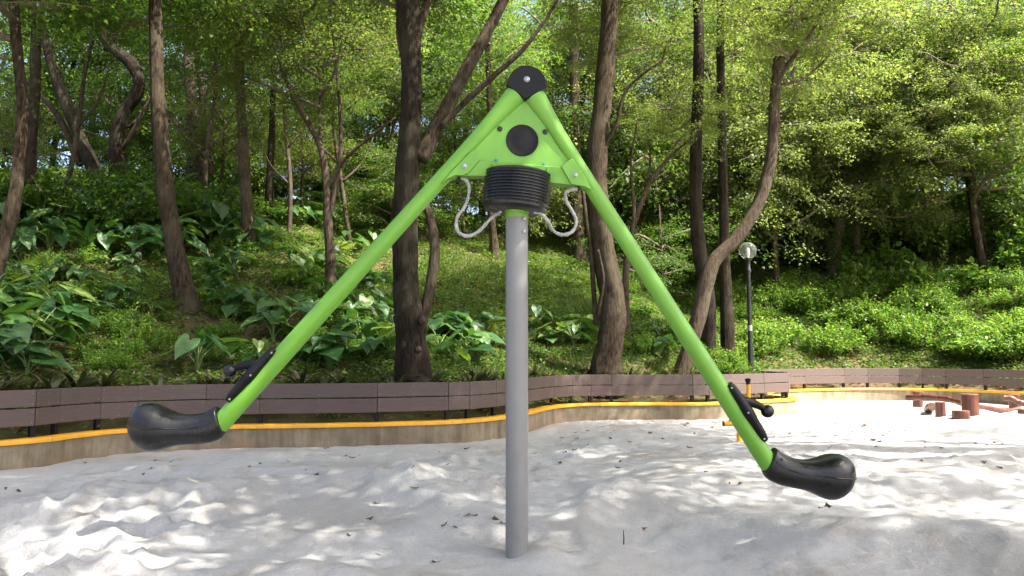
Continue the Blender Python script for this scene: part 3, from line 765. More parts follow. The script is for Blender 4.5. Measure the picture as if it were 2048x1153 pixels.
beam([(1950, 812), (1975, 816), (2000, 821), (2020, 822), (2038, 818)], 5.0, 15.0, 15.6, 'low sagging reddish log beam right of the tallest stump', 2)
beam([(2008, 796), (2022, 797), (2036, 804), (2050, 807), (2075, 806)], 5.5, 16.2, 16.0, 'reddish log beam leaving the right picture edge', 3)
q = on_sand(1862, 831)
beam([(1864, 813), (1860, 816), (1857, 819)], 8.5, q.y-0.05, q.y+0.35, 'grey ended log lying beside the orange brown stump', 4)
t = None

# ------------------------------------------------------------------ lamp post
lp = Vector((P(1502, 745, 16.3).x, 16.3, 0)); lp.z = hz(lp.x, lp.y)-0.02
lamp = empty('lamp_post', lp, 'thin black lamp post with clear glass globe behind the fence', 'lamp post')
ztop = P(1500, 520, 16.3).z-lp.z
v, f = lathe([(0.058, -0.1), (0.058, 0.9), (0.052, 0.95), (0.046, 1.0), (0.042, ztop-0.28), (0.06, ztop-0.26), (0.06, ztop-0.22), (0.045, ztop-0.2), (0.045, ztop-0.02), (0.085, ztop), (0.085, ztop+0.03)], 20)
link('pole', autosmooth(mesh_from('pole', v, f), 40), M['lamp_black'], lamp)
rgl = 0.185
prof = [(rgl*math.sin(a), ztop+0.03+rgl*0.9-rgl*math.cos(a)) for a in np.linspace(0.42, math.pi-0.02, 18)]
v, f = lathe(prof, 28); gl = link('globe', autosmooth(mesh_from('globe', v, f), 60), M['glass'], lamp)
v, f = lathe([(0.03, ztop+0.03), (0.03, ztop+0.1), (0.035, ztop+0.12), (0.04, ztop+0.2), (0.01, ztop+0.25)], 14)
link('bulb', autosmooth(mesh_from('bulb', v, f), 60), mat_plain('white_bulb', (0.8, 0.8, 0.78), 0.3, 0.05), lamp)
v, f = lathe([(0.047, 1.95), (0.0505, 1.951), (0.0505, 2.3), (0.047, 2.301)], 20)
v, f = lathe([(0.0475, 1.22), (0.0475, 1.34)], 20); link('pole_sticker', mesh_from('pole_sticker', v, f), mat_plain('white_sticker', (0.25, 0.25, 0.24), 0.6, 0.15, 30), lamp)

# ------------------------------------------------------------------ foliage meshes
LOBED = np.array([(0, 0, 0), (0.22, 0.30, 0.02), (0.12, 0.46, -0.05), (0.40, 0.30, 0.03), (0.62, 0.18, 0.02), (1.0, 0, -0.08), (0.62, -0.18, 0.02), (0.40, -0.30, 0.03), (0.12, -0.46, -0.05), (0.22, -0.30, 0.02)], float)
KITE = np.array([(0, 0, 0), (0.45, 0.26, 0.05), (1.0, 0, -0.05), (0.45, -0.26, 0.05)], float)
OVAL = np.array([(0, 0, 0), (0.25, 0.26, 0.04), (0.62, 0.27, 0.03), (1.0, 0, -0.06), (0.62, -0.27, 0.03), (0.25, -0.26, 0.04)], float)
def leaves(centres, dirs, ups, sizes, proto):
    """oriented leaf copies -> V, F arrays"""
    d = dirs/np.linalg.norm(dirs, axis=1)[:, None]
    s = np.cross(ups, d); s /= np.linalg.norm(s, axis=1)[:, None]+1e-9
    u = np.cross(d, s); k = len(proto)
    V = centres[:, None, :]+sizes[:, None, None]*(proto[None, :, 0:1]*d[:, None]+proto[None, :, 1:2]*s[:, None]+proto[None, :, 2:3]*u[:, None])
    F = np.arange(len(centres)*k).reshape(-1, k)
    return V.reshape(-1, 3), F
def crown_mesh(seed, n_spray, radius, height, per, size, proto, droop=0.15, hang=0.0):
    """a crown made of flat leafy sprays around an upright axis; returns leaf mesh + branch mesh"""
    rg = np.random.default_rng(seed); C, D, U, S = [], [], [], []; br = []
    n_limb = 9; limbs = []
    for i in range(n_limb):
        a = i*2.4+rg.uniform(-.4, .4); zb = height*(0.02+0.75*i/n_limb); Lr = radius*rg.uniform(0.6, 0.95)*(1-0.35*i/n_limb)
        rise = rg.uniform(0.1, 0.45)*Lr
        p0 = np.array([0, 0, zb]); p3 = np.array([math.cos(a)*Lr, math.sin(a)*Lr, zb+rise])
        p1 = p0+(p3-p0)*0.35+rg.normal(0, 0.12, 3); p2 = p0+(p3-p0)*0.7+rg.normal(0, 0.18, 3)
        pth = catmull([p0, p1, p2, p3], 4); limbs.append(pth)
        br.append(tube(pth, np.linspace(0.055, 0.012, len(pth))*radius/3, 6, seed=i))
    for s in range(n_spray):
        lb = limbs[rg.integers(n_limb)]; t = rg.uniform(0.15, 1.0); base = lb[int(t*(len(lb)-1))]
        a = rg.uniform(0, 2*math.pi); out = base[:2]/(np.linalg.norm(base[:2])+1e-6)
        dv = np.array([math.cos(a)+out[0]*0.9, math.sin(a)+out[1]*0.9, rg.uniform(-0.35, 0.45)-hang]); dv /= np.linalg.norm(dv)
        L = rg.uniform(0.7, 1.5)*radius/3.0
        off = rg.normal(0, 0.32, 3)*radius/3; p0 = base; p1 = base+off*0.5+dv*L*0.5; p2 = base+off+dv*L+np.array([0, 0, -droop*L])
        tt = np.linspace(0, 1, 5)[:, None]; pth = (1-tt)**2*p0+2*tt*(1-tt)*p1+tt*tt*p2
        if s % 2 == 0: br.append(tube(pth, np.linspace(0.013, 0.004, 5)*radius/3, 3, caps=False, seed=s))
        n = int(per*rg.uniform(0.6, 1.4)); t = rg.uniform(0.2, 1.05, n)[:, None]
        c = (1-t)**2*p0+2*t*(1-t)*p1+t*t*p2
        side = np.cross(dv, [0, 0, 1]); side /= np.linalg.norm(side)+1e-9
        lat = rg.normal(0, 1, (n, 1))*0.30*L*(1.15-t*0.6); c = c+side*lat+rg.normal(0, 0.07, (n, 3))*radius/3; c[:, 2] -= np.abs(lat[:, 0])*droop
        C.append(c); D.append(dv+side*np.sign(lat)*0.8+rg.normal(0, 0.45, (n, 3))+np.array([0, 0, -0.35]))
        U.append(np.array([0, 0, 1.0])+rg.normal(0, 0.55, (n, 3))); S.append(size*rg.uniform(0.6, 1.25, n))
    V, F = leaves(np.concatenate(C), np.concatenate(D), np.concatenate(U), np.concatenate(S), proto)
    me = mesh_np('crown', V, F, len(proto)); bv, bf = merge(br)
    return me, mesh_from('branches', bv, bf, True)
CROWNS = []
for i in range(6):
    CROWNS.append(crown_mesh(100+i, 125, 3.2, 3.6, 112, 0.09, LOBED if i < 4 else KITE, droop=0.12+0.06*(i % 3), hang=0.15*(i % 2)))
for me, bm_ in CROWNS: bm_.materials.append(M['twig'])
for me, _b in CROWNS: me.materials.append(M['leaf_a'])
def dress(o, mk):
    o.material_slots[0].link = 'OBJECT'; o.material_slots[0].material = M[mk]; return o
rt = random.Random(11)
def add_crown(tree, wpos, scale, var, mk, rz=None, flat=1.0):
    rz = rt.uniform(0, 6.28) if rz is None else rz
    l_ = Vector(wpos)-tree.location
    dress(link('crown', CROWNS[var % 6][0], None, tree, l_, (rt.uniform(-.12, .12), rt.uniform(-.12, .12), rz), (scale, scale, scale*flat)), mk)
    link('branches', CROWNS[var % 6][1], None, tree, l_, (0, 0, rz), (scale, scale, scale*flat))
def trunk_part(tree, pts, Y, mat, seed=0, dy=0.0, flare=True, name='trunk', rough=0.055, sides=24):
    """pts: (px, py, width px) at depth Y (drifting by dy towards the end)"""
    n_ = len(pts); W_ = []
    for i, (px, py, wd) in enumerate(pts):
        y = Y+dy*i/(n_-1); q = P(px, py, y); W_.append((q.x-tree.location.x, q.y-tree.location.y, q.z-tree.location.z, wd*0.89/2/FPX*y))
    c = catmull(W_, 7); path = c[:, :3].copy(); rad = np.maximum(c[:, 3], 0.006)
    rg = np.random.default_rng(seed); wob = np.cumsum(rg.normal(0, 1, (len(path), 2)), 0); path[:, :2] += wob*rad[:, None]*0.02
    rad = rad*(1+0.03*np.sin(np.arange(len(rad))*0.55+seed))
    if flare:
        d = np.array([0, 0, 0.25]); path = np.vstack([path[0]-d, path]); rad = np.concatenate([[rad[0]*1.35], rad]); rad[1] *= 1.15
    v, f = tube(path, rad, sides, rough=rough, seed=seed)
    link(name, mesh_from(name, v, f, True), mat, tree)
def tree(base, label, name='tree', group=None): return empty(name, base, label, 'tree', group)

# ------------------------------------------------------------------ trees seen one by one
def std_tree(pts, label, mat='bark', Y=None, crowns=(), mk='leaf_a', seed=0, dy=0.0, extra=()):
    px, py, _ = pts[0]
    if Y is None: bp = on_hill(px, py); Y = bp.y
    else:
        q = P(px, py, Y); bp = Vector((q.x, Y, hz(q.x, Y)))
        if q.z > bp.z+0.05:                  # carry the trunk down to the ground
            r_ = bp-Vector((0, 0, CAM_Z)); c, s_ = math.cos(PITCH), math.sin(PITCH)
            dep = r_.y*c+r_.z*s_; pts = [(CX+r_.x/dep*FPX, CY-(r_.z*c-r_.y*s_)/dep*FPX, pts[0][2]*1.15)]+list(pts)
    t = tree(bp, label); trunk_part(t, pts, Y, M[mat], seed, dy)
    for k, (p2, d2) in enumerate(extra): trunk_part(t, [(a_, b_, c_*0.88) for a_, b_, c_ in p2], Y, M['bark' if mat == 'bark_dark' else mat], seed+50+k, d2, flare=False, name='limb', sides=10)
    for (cx, cy, dY, sc, var) in crowns:
        q = P(cx, cy, Y+dY); add_crown(t, q, sc, var, mk)
    return t
std_tree([(-22, 590, 36), (8, 480, 32), (28, 405, 30), (38, 320, 26), (46, 220, 24), (34, 90, 22), (26, -30, 22), (22, -260, 18)], 'crooked brown trunk at the left picture edge', 'bark', None, [(30, 90, 0, 1.0, 0), (26, -120, 0, 1.1, 1)], 'leaf_a', 1)
std_tree([(78, 455, 26), (62, 380, 23), (63, 290, 23), (70, 170, 22), (72, 40, 22), (78, -220, 16)], 'dark trunk just right of the crooked leftmost trunk', 'bark_dark', None, [(70, -90, 0.5, 1.0, 2)], 'leaf_a', 2)
std_tree([(378, 616, 56), (360, 545, 43), (345, 470, 38), (330, 370, 35), (322, 280, 33), (316, 180, 31), (313, 80, 29), (311, -60, 26), (310, -320, 20)], 'tall straight brown trunk leaning slightly left above the elephant ears', 'bark', None, [(312, -60, 0.5, 1.1, 3), (300, 60, 3, 0.7, 0)], 'leaf_a', 3)
std_tree([(236, 335, 34), (236, 270, 30), (252, 222, 28), (272, 195, 26), (278, 160, 26), (262, 125, 26), (222, 92, 24), (212, 60, 22), (232, 15, 20), (245, -60, 18), (240, -200, 12)], 'gnarled dark tree with S shaped trunk on the left hilltop', 'bark_dark', 20.5, [(235, -60, 0.5, 1.0, 4)], 'leaf_c', 4, extra=[([(240, 300, 16), (262, 272, 13), (285, 225, 11)], 0), ([(240, 258, 14), (275, 240, 12), (300, 200, 8)], 0.5)])
std_tree([(192, 350, 34), (170, 300, 28), (150, 250, 24), (128, 195, 22), (108, 140, 20), (95, 95, 18), (80, 20, 14), (60, -120, 10)], 'dark trunk leaning left behind the gnarled tree', 'bark_dark', 21.5, [(85, -20, 1, 0.9, 5)], 'leaf_c', 5, extra=[([(160, 330, 18), (120, 240, 15), (80, 190, 11), (40, 150, 8)], 0.5)])
std_tree([(500, 500, 30), (494, 420, 27), (488, 330, 25), (482, 220, 22), (477, 100, 20), (478, -20, 20), (480, -260, 15)], 'slim grey brown trunk with peeling bark left of the bushy stems', 'bark_grey', None, [(478, -10, 0.5, 1.05, 0), (470, 90, 2.5, 0.8, 3)], 'leaf_a', 6)
std_tree([(662, 566, 24), (660, 500, 22), (657, 430, 20), (654, 360, 17), (640, 290, 14), (600, 215, 11), (568, 150, 8), (540, 80, 5)], 'slender tree forking into several thin stems left of the carousel', 'bark_grey', None, [(640, 220, 0.3, 0.75, 1), (600, 60, 0.3, 0.8, 2), (700, 50, 0.5, 0.8, 4)], 'leaf_b', 7,
         extra=[([(657, 440, 15), (672, 370, 13), (682, 290, 11), (678, 190, 9), (668, 90, 6), (655, 0, 4)], -0.3), ([(656, 380, 12), (690, 320, 9), (735, 280, 7), (790, 236, 4)], -0.6), ([(656, 420, 14), (648, 350, 11), (640, 260, 8), (640, 160, 5)], 0.4)])
std_tree([(832, 770, 84), (830, 700, 70), (826, 640, 64), (818, 560, 58), (814, 470, 56), (812, 390, 55), (818, 300, 52), (824, 200, 47), (822, 110, 48), (818, 20, 54), (815, -90, 46), (812, -330, 36)], 'thick dark knotted trunk standing right behind the fence left of the pole', 'bark_dark', 10.9, [(815, -110, 0.3, 1.05, 1), (800, 30, 0.8, 0.6, 3), (930, -330, 0.3, 1.1, 2)], 'leaf_a', 8,
         extra=[([(842, 320, 40), (868, 268, 38), (900, 205, 36), (940, 130, 34), (978, 60, 30), (1012, -10, 26), (1060, -120, 18)], 0.5), ([(882, 255, 16), (930, 205, 16), (990, 150, 15), (1050, 95, 12), (1110, 10, 8), (1140, -60, 6)], -0.2),
                ([(842, 665, 24), (858, 580, 26), (868, 500, 26), (860, 440, 22), (842, 390, 18)], 0.1), ([(806, 110, 20), (800, 60, 22), (798, 0, 22), (770, -90, 14)], 0.2), ([(834, 80, 24), (850, 20, 22), (880, -60, 14)], 0.2)])
tt_ = [o for o in scene.objects if o.get('label', '').startswith('thick dark knotted')][0]
for (px, py, rr, sq) in ((843, 640, 0.055, 1.3), (808, 575, 0.05, 1.6), (808, 690, 0.05, 1.2), (836, 700, 0.045, 1.2)):
    q = P(px, py, 10.74); v, f = lathe([(rr*math.sin(a)*(1+0.12*math.sin(5*a))+1e-4, -rr*sq*math.cos(a)) for a in np.linspace(0, math.pi, 9)], 12)
    rgk = np.random.default_rng(px); v = [np.array(p)*(1+rgk.normal(0, 0.06)) for p in v]
    link('knot', mesh_from('knot', v, f, True), M['bark'], tt_, q-tt_.location, (0.2, 0.1, 0.5))
std_tree([(1214, 752, 70), (1220, 700, 60), (1230, 640, 56), (1228, 590, 54), (1216, 520, 52), (1206, 440, 50), (1200, 370, 47), (1202, 280, 44), (1211, 190, 42), (1218, 100, 41), (1224, 10, 38), (1226, -100, 32), (1230, -320, 24)], 'thick brown trunk standing right behind the fence right of the pole', 'bark', 14.4, [(1224, -60, 0.3, 0.95, 2), (1220, 120, 1.2, 0.5, 0)], 'leaf_b', 9,
         extra=[([(1206, 300, 9), (1232, 250, 9), (1250, 185, 9), (1290, 145, 8), (1336, 114, 4)], -0.5), ([(1192, 650, 13), (1186, 570, 12), (1180, 490, 11), (1170, 420, 10), (1160, 330, 8)], -0.1), ([(1196, 640, 16), (1206, 560, 9), (1196, 500, 6)], -0.35)])
std_tree([(1362, 752, 36), (1382, 690, 34), (1402, 620, 34), (1412, 570, 36), (1432, 520, 32), (1474, 478, 29), (1512, 420, 28), (1538, 350, 27), (1548, 270, 25), (1552, 190, 24), (1562, 118, 26)], 'grey trunk curving right with a cut off top, behind the right arm', 'bark_grey', 14.6, [(1590, 140, 0.0, 0.62, 3), (1640, 60, 0.5, 0.75, 1)], 'leaf_b', 10,
         extra=[([(1562, 150, 12), (1590, 110, 11), (1620, 70, 10), (1650, 10, 7)], -0.3), ([(1556, 170, 10), (1600, 160, 8), (1650, 120, 6), (1690, 60, 4)], 0.3)])
std_tree([(1412, 590, 34), (1400, 520, 31), (1392, 440, 30), (1390, 340, 28), (1393, 220, 26), (1397, 100, 24), (1393, -40, 22), (1390, -260, 16)], 'dark upright trunk behind the curving grey tree', 'bark_dark', 16.2, [(1395, -60, 0.6, 0.8, 5)], 'leaf_b', 11)
std_tree([(1452, 596, 28), (1449, 520, 23), (1447, 420, 21), (1444, 300, 19), (1441, 180, 18), (1440, 40, 16), (1440, -160, 12)], 'thin dark trunk between the curving grey tree and the lamp post', 'bark_dark', 17.2, [(1440, -20, 0.8, 0.7, 2)], 'leaf_b', 12)
std_tree([(1252, 545, 15), (1262, 470, 13), (1285, 400, 12), (1310, 350, 10), (1345, 310, 7), (1380, 280, 4)], 'thin bent stem leaning right between the two right hand trunks', 'bark_grey', 16.5, [(1345, 300, 0.2, 0.42, 1)], 'leaf_b', 21,
         extra=[([(1258, 500, 9), (1268, 420, 8), (1262, 330, 6), (1275, 240, 4)], -0.2), ([(1285, 400, 8), (1300, 330, 6), (1296, 250, 4)], 0.2)])
std_tree([(1664, 552, 27), (1670, 490, 24), (1678, 440, 23), (1690, 370, 20), (1700, 260, 17), (1705, 100, 14)], 'pale trunk rising into foliage on the right slope', 'bark_grey', None, [(1695, 310, 0, 0.7, 4), (1720, 140, 0.5, 0.9, 0), (1640, 340, -1.5, 0.55, 2), (1765, 370, -1.3, 0.6, 1), (1720, 260, -2.0, 0.6, 0)], 'leaf_b', 13)
std_tree([(990, 516, 24), (986, 470, 18), (982, 420, 17), (985, 340, 16), (980, 220, 14), (975, 80, 12)], 'slim reddish trunk on the grassy slope behind the hub', 'bark', None, [(980, 170, 0, 0.8, 5)], 'leaf_a', 14)
std_tree([(1160, 522, 34), (1156, 460, 28), (1150, 390, 28), (1150, 300, 26), (1148, 180, 22), (1146, 20, 18)], 'leaning brown trunk on the slope behind the right strap', 'bark', None, [(1146, 110, 0.5, 0.9, 1)], 'leaf_a', 15)
std_tree([(402, 345, 60), (398, 310, 52), (392, 280, 46), (384, 210, 26), (376, 120, 20), (380, 20, 18), (384, -120, 12)], 'broad pale trunk branching into a fan on the far hilltop', 'bark_grey', 22.0, [(385, -30, 0.6, 0.9, 2)], 'leaf_a', 16,
         extra=[([(396, 290, 24), (404, 225, 16), (425, 165, 12), (440, 110, 8)], 0.2), ([(390, 290, 20), (360, 255, 14), (340, 240, 9)], 0), ([(398, 270, 18), (405, 200, 18), (395, 110, 15), (410, 20, 12)], 0.3)])
std_tree([(540, 372, 18), (542, 320, 15), (545, 270, 14), (548, 160, 12), (548, 0, 10)], 'very thin far trunk between the peeling trunk and the forked stems', 'bark_dark', 21.0, [(546, 60, 0.5, 0.8, 3)], 'leaf_a', 17)
std_tree([(1962, 520, 26), (1950, 430, 24), (1935, 330, 22), (1915, 230, 20), (1890, 130, 16), (1880, 20, 12)], 'dark leaning trunk half hidden by yellow green leaves at the far right', 'bark_dark', None, [(1910, 160, 0, 0.95, 3), (1930, 330, -0.5, 0.6, 1), (1870, 340, -2.2, 0.62, 0), (1985, 330, -2.0, 0.66, 2), (1930, 230, -2.4, 0.65, 1)], 'leaf_b', 18)

# ------------------------------------------------------------------ more trees on the slope and hilltop (look-alikes)
def bg_tree(x, y, h, r, mk, sc, var, label, group, low=0.45, lean=0.0, bark='bark_dark'):
    z = hz(x, y); t = tree((x, y, z), label, 'forest_tree', group)
    rg = np.random.default_rng(int((x+50)*100+y*7))
    pts = [np.array([lean*h*s+rg.normal(0, 0.14), rg.normal(0, 0.14), h*s]) for s in (0, 0.25, 0.5, 0.75, 1.0)]; pts[0][:2] = 0
    c = catmull(pts, 5); c = np.vstack([c[0]-[0, 0, 0.3], c])
    v, f = tube(c, np.linspace(r*1.2, r*0.4, len(c)), 9, rough=0.05, seed=var)
    link('trunk', mesh_from('trunk', v, f, True), M[bark], t)
    p = c[int(len(c)*low)]; add_crown(t, (x+p[0], y+p[1], z+p[2]), sc, var, mk, flat=1.25)
    p = c[int(len(c)*min(0.95, low+0.4))]; add_crown(t, (x+p[0], y+p[1], z+p[2]), sc*0.9, var+2, mk, flat=1.15)
    return t
rb = random.Random(23)
for k, (px, py, wd, hgt) in enumerate([(118, 430, 11, 5.5), (415, 440, 10, 5), (578, 470, 9, 4.5), (702, 490, 10, 5), (757, 450, 9, 5), (932, 480, 9, 4.5), (1258, 500, 11, 5), (1296, 470, 10, 5.5), (1338, 455, 9, 5), (1492, 500, 8, 5), (1560, 480, 9, 5), (1745, 460, 8, 4.5), (1862, 470, 9, 5), (2004, 480, 9, 5)]):
    q = on_hill(px, py); rr = wd/2/FPX*q.y
    t = tree(q, 'thin bare stemmed sapling standing among the larger trunks', 'sapling', 'thin stemmed saplings on the slope')
    a = rb.uniform(-.9, .9); ln = rb.uniform(-.18, .18)
    st = catmull([(0, 0, -0.2), (ln*hgt*0.25+rb.uniform(-.1, .1), 0, hgt*0.3), (ln*hgt*0.6+rb.uniform(-.15, .15), 0.1, hgt*0.65), (ln*hgt, 0.1, hgt)], 6)
    v, f = tube(st, np.linspace(rr*1.1, rr*0.45, len(st)), 8, rough=0.06, seed=k); link('trunk', mesh_from('trunk', v, f, True), M[rb.choice(['bark', 'bark_grey'])], t)
    for sg in (-1, 1):
        i0 = rb.randint(5, 10); p0 = st[i0]; p2 = p0+np.array([sg*rb.uniform(.5, 1.1), rb.uniform(-.4, .4), rb.uniform(1.0, 1.9)])
        v, f = tube(catmull([p0, (p0+p2)/2+np.array([sg*0.12, 0, -0.1]), p2], 5), np.linspace(rr*0.6, rr*0.2, 11), 6); link('limb', mesh_from('limb', v, f, True), M['bark_grey'], t)
    add_crown(t, q+Vector((float(st[-1][0]), 0, hgt*0.72)), rb.uniform(0.4, 0.6), rb.randrange(6), 'leaf_b' if px > 1200 else 'leaf_a')
for k in range(15):
    x = -17+k*2.3+rb.uniform(-.8, .8); y = 25.5+rb.uniform(-1.5, 3.5)+(3 if x > 7 else 0)
    bg_tree(x, y, rb.uniform(8, 11), rb.uniform(0.09, 0.17), rb.choice(['leaf_a', 'leaf_a', 'leaf_c'] if x < 0 else ['leaf_a', 'leaf_b', 'leaf_c']), rb.uniform(0.95, 1.3), rb.randrange(6), 'slim leafy tree along the top of the slope', 'slim trees along the hilltop', 0.18, rb.uniform(-.1, .1))
for k in range(17):
    x = -26+k*3.4+rb.uniform(-1, 1); y = 33+rb.uniform(-2.5, 4)
    if x < -3 and k % 2: continue
    bg_tree(x, y, rb.uniform(9, 13), rb.uniform(0.1, 0.2), rb.choice(['leaf_a', 'leaf_b', 'leaf_c', 'leaf_b']), rb.uniform(1.3, 1.7), rb.randrange(6), 'far leafy tree closing the view behind the hilltop', 'far trees behind the hilltop', 0.12, rb.uniform(-.08, .08))
for k, (px, py, sc, mk) in enumerate([(1265, 470, 0.62, 'leaf_b'), (1555, 470, 0.7, 'leaf_b'), (1630, 500, 0.6, 'leaf_b'), (1790, 480, 0.7, 'leaf_b'), (930, 430, 0.6, 'leaf_b'), (1100, 430, 0.6, 'leaf_b'), (600, 430, 0.6, 'leaf_b'), (440, 400, 0.6, 'leaf_b')]):
    q = on_hill(px, py); t = tree(q, 'young yellow green tree', 'young_tree', 'young trees in the sun on the slope')
    t['label'] = 'young yellow green tree '+['just right of the thick brown trunk', 'just right of the lamp globe', 'left of the pale right slope trunk', 'high on the right slope', 'behind the left strap', 'behind the right strap', 'behind the slender forked tree', 'behind the slim peeling trunk'][k]
    v, f = tube([(0, 0, -0.2), (0.06, 0, 1.3), (0.0, 0.05, 2.6)], [0.05, 0.04, 0.02], 7, rough=0.05, seed=k); link('trunk', mesh_from('trunk', v, f, True), M['bark_grey'], t)
    add_crown(t, q+Vector((0, 0, 1.1)), sc, k, mk, flat=1.15)
for (x, y, h, s, v_, mk) in [(8.5, 24.5, 7, 0.95, 1, 'leaf_b'), (11.5, 25.5, 8, 1.1, 3, 'leaf_b'), (14.8, 24.0, 8, 1.1, 0, 'leaf_a'), (17.5, 25.5, 8, 1.0, 4, 'leaf_b'), (6.5, 25.5, 8, 1.0, 2, 'leaf_b'), (13.0, 28.5, 9, 1.2, 5, 'leaf_c')]:
    bg_tree(x, y, h, 0.1, mk, s, v_, 'leafy slope tree with low hanging foliage on the right', 'leafy trees on the right slope', 0.28, 0.0, 'bark')

# overhanging and shading trees round the pit (crowns reach over the sand)
def shade_tree(x, y, crowns, mk, label, r=0.2, bark='bark'):
    ins = hd(x, y) if y > 2 else -1
    z = hz(x, y) if (ins > 0.3) else 0.3
    if y <= 2: z = 0.0
    t = tree((x, y, z), label)
    top = Vector((0, 0, 0))
    for c in crowns: top += Vector(c[:3])
    top /= len(crowns); top -= t.location
    pts = [np.array([0, 0, -0.3]), np.array([0.1, 0, 1.5]), np.array([top.x*0.25, top.y*0.25, top.z*0.6]), np.array([top.x*0.6, top.y*0.6, top.z*0.9])]
    v, f = tube(catmull(pts, 6), np.linspace(r*1.3, r*0.6, 19), 12, rough=0.04, seed=int(abs(x*10)))
    link('trunk', mesh_from('trunk', v, f, True), M[bark], t)
    for k, (cx, cy, cz, sc, var) in enumerate(crowns):
        add_crown(t, (cx, cy, cz), sc, var, mk)
        q = np.array([cx, cy, cz])-np.array(t.location); v, f = tube(catmull([pts[2]*0.95, (pts[3]+q)/2+np.array([0, 0, 0.2]), q], 5), np.linspace(r*0.5, 0.05, 11), 8, rough=0.04)
        link('limb', mesh_from('limb', v, f, True), M[bark], t)
    return t
shade_tree(18.0, 25.5, [(10.6, 24.6, 7.2, 0.85, 0), (13.0, 24.4, 7.6, 0.95, 1), (8.6, 26.0, 8.0, 0.9, 2), (14.8, 25.0, 9.2, 1.05, 3), (11.6, 25.2, 10.0, 0.95, 1)], 'leaf_b', 'overhanging yellow green tree spreading in from the right picture edge', 0.2, 'bark_grey')
shade_tree(8.6, -3.5, [(6.2, -0.3, 8.0, 0.8, 0), (5.5, 2.0, 8.6, 0.95, 1), (3.2, 0.5, 8.2, 1.1, 2), (3.4, -2.6, 8.4, 1.1, 4), (7.0, -1.8, 10.4, 0.9, 5), (7.8, 1.6, 8.8, 0.85, 1)], 'leaf_a', 'shade tree standing behind the photographer at the right', 0.25)
shade_tree(-3.2, -2.2, [(0.7, 3.0, 8.2, 1.15, 3), (0.6, 6.0, 8.6, 1.1, 1), (3.2, 4.5, 8.8, 1.1, 0), (-1.8, 4.2, 8.4, 1.1, 5), (1.6, 5.4, 10.8, 1.0, 4), (1.0, 0.4, 9.6, 0.85, 2)], 'leaf_a', 'shade tree standing behind the photographer at the left', 0.28)
shade_tree(13.6, 6.5, [(5.8, 6.0, 8.2, 0.95, 2), (7.0, 7.2, 8.6, 0.85, 4), (7.4, 9.6, 8.4, 0.85, 3), (4.4, 8.2, 8.8, 1.0, 1), (6.4, 4.6, 10.8, 1.05, 0), (7.6, 7.8, 10.8, 0.85, 5), (11.2, 4.2, 8.8, 0.85, 2), (10.4, 1.4, 8.8, 0.6, 3), (12.4, 7.8, 9.2, 0.75, 4)], 'leaf_a', 'broad shade tree on the bank right of the pit', 0.3)
# undergrowth closing the view along the crest
for k in range(34):
    x = -19+k*1.25+rb.uniform(-.5, .5); y = 23.5+rb.uniform(-1, 7)+(2.5 if x > 6 else 0); z = hz(x, y)
    t = tree((x, y, z), 'bushy sapling leafy to the ground along the crest of the slope', 'sapling', 'bushy saplings along the crest')
    v, f = tube([(0, 0, -0.2), (0.05, 0, 1.2), (0.0, 0.05, 3.0)], [0.05, 0.04, 0.02], 7, rough=0.05, seed=k)
    link('trunk', mesh_from('trunk', v, f, True), M['bark'], t)
    add_crown(t, (x, y, z+0.35), rb.uniform(0.55, 0.8), rb.randrange(6), rb.choice(['leaf_a', 'leaf_c', 'leaf_b', 'shrub']), flat=rb.uniform(0.9, 1.3))

# ------------------------------------------------------------------ shrubs
def dome_mesh(seed, n, r, h, size, proto):
    rg = np.random.default_rng(seed); nb = 26; C, D, U, S = [], [], [], []
    for b_ in range(nb):
        a = rg.uniform(0, 6.28); q = math.sqrt(rg.random()); top = np.array([math.cos(a)*q*r, math.sin(a)*q*r, h*(1-0.55*q*q)*rg.uniform(0.65, 1.1)])
        n_ = n//nb; t = rg.uniform(0.25, 1, (n_, 1)); c = top*np.hstack([t**0.8, t**0.8, t])+rg.normal(0, 0.085, (n_, 3))*r
        c[:, 2] = np.maximum(c[:, 2], 0.02)
        C.append(c); D.append(rg.normal(0, 0.7, (n_, 3))+np.hstack([top[:2], -0.1])*1.0); U.append(np.array([0, 0, 1])+rg.normal(0, 0.45, (n_, 3))); S.append(size*rg.uniform(0.6, 1.3, n_))
    V, F = leaves(np.concatenate(C), np.concatenate(D), np.concatenate(U), np.concatenate(S), proto); return mesh_np('shrub', V, F, len(proto))
SHR = [dome_mesh(200+i, 1900, 0.75, 0.8, 0.075, OVAL if i % 2 else KITE) for i in range(4)]
SHR2 = [dome_mesh(220+i, 420, 0.6, 0.95, 0.19, OVAL) for i in range(3)]
for me in SHR+SHR2: me.materials.append(M['shrub'])
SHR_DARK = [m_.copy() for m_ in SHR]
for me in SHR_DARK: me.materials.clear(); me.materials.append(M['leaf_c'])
SHSTEM = mesh_from('stems', *merge([tube([(0, 0, -0.05), (0.12*math.cos(a), 0.12*math.sin(a), 0.3), (0.3*math.cos(a), 0.3*math.sin(a), 0.55)], [0.014, 0.01, 0.005], 4) for a in (0.3, 1.7, 2.9, 4.1, 5.3)]))
SHSTEM.materials.append(M['twig'])
rs = random.Random(31)
def put_shrub(x, y, sc, meshes, label, group, name='shrub'):
    t = empty(name, (x, y, hz(x, y)-0.03), label, 'shrub', group); t.rotation_euler = (0, 0, rs.uniform(0, 6.28))
    s = (sc*rs.uniform(.9, 1.15), sc*rs.uniform(.9, 1.15), sc*rs.uniform(.8, 1.15))
    link('foliage', rs.choice(meshes), None, t, (0, 0, 0), None, s); link('stems', SHSTEM, None, t, (0, 0, 0), None, s)
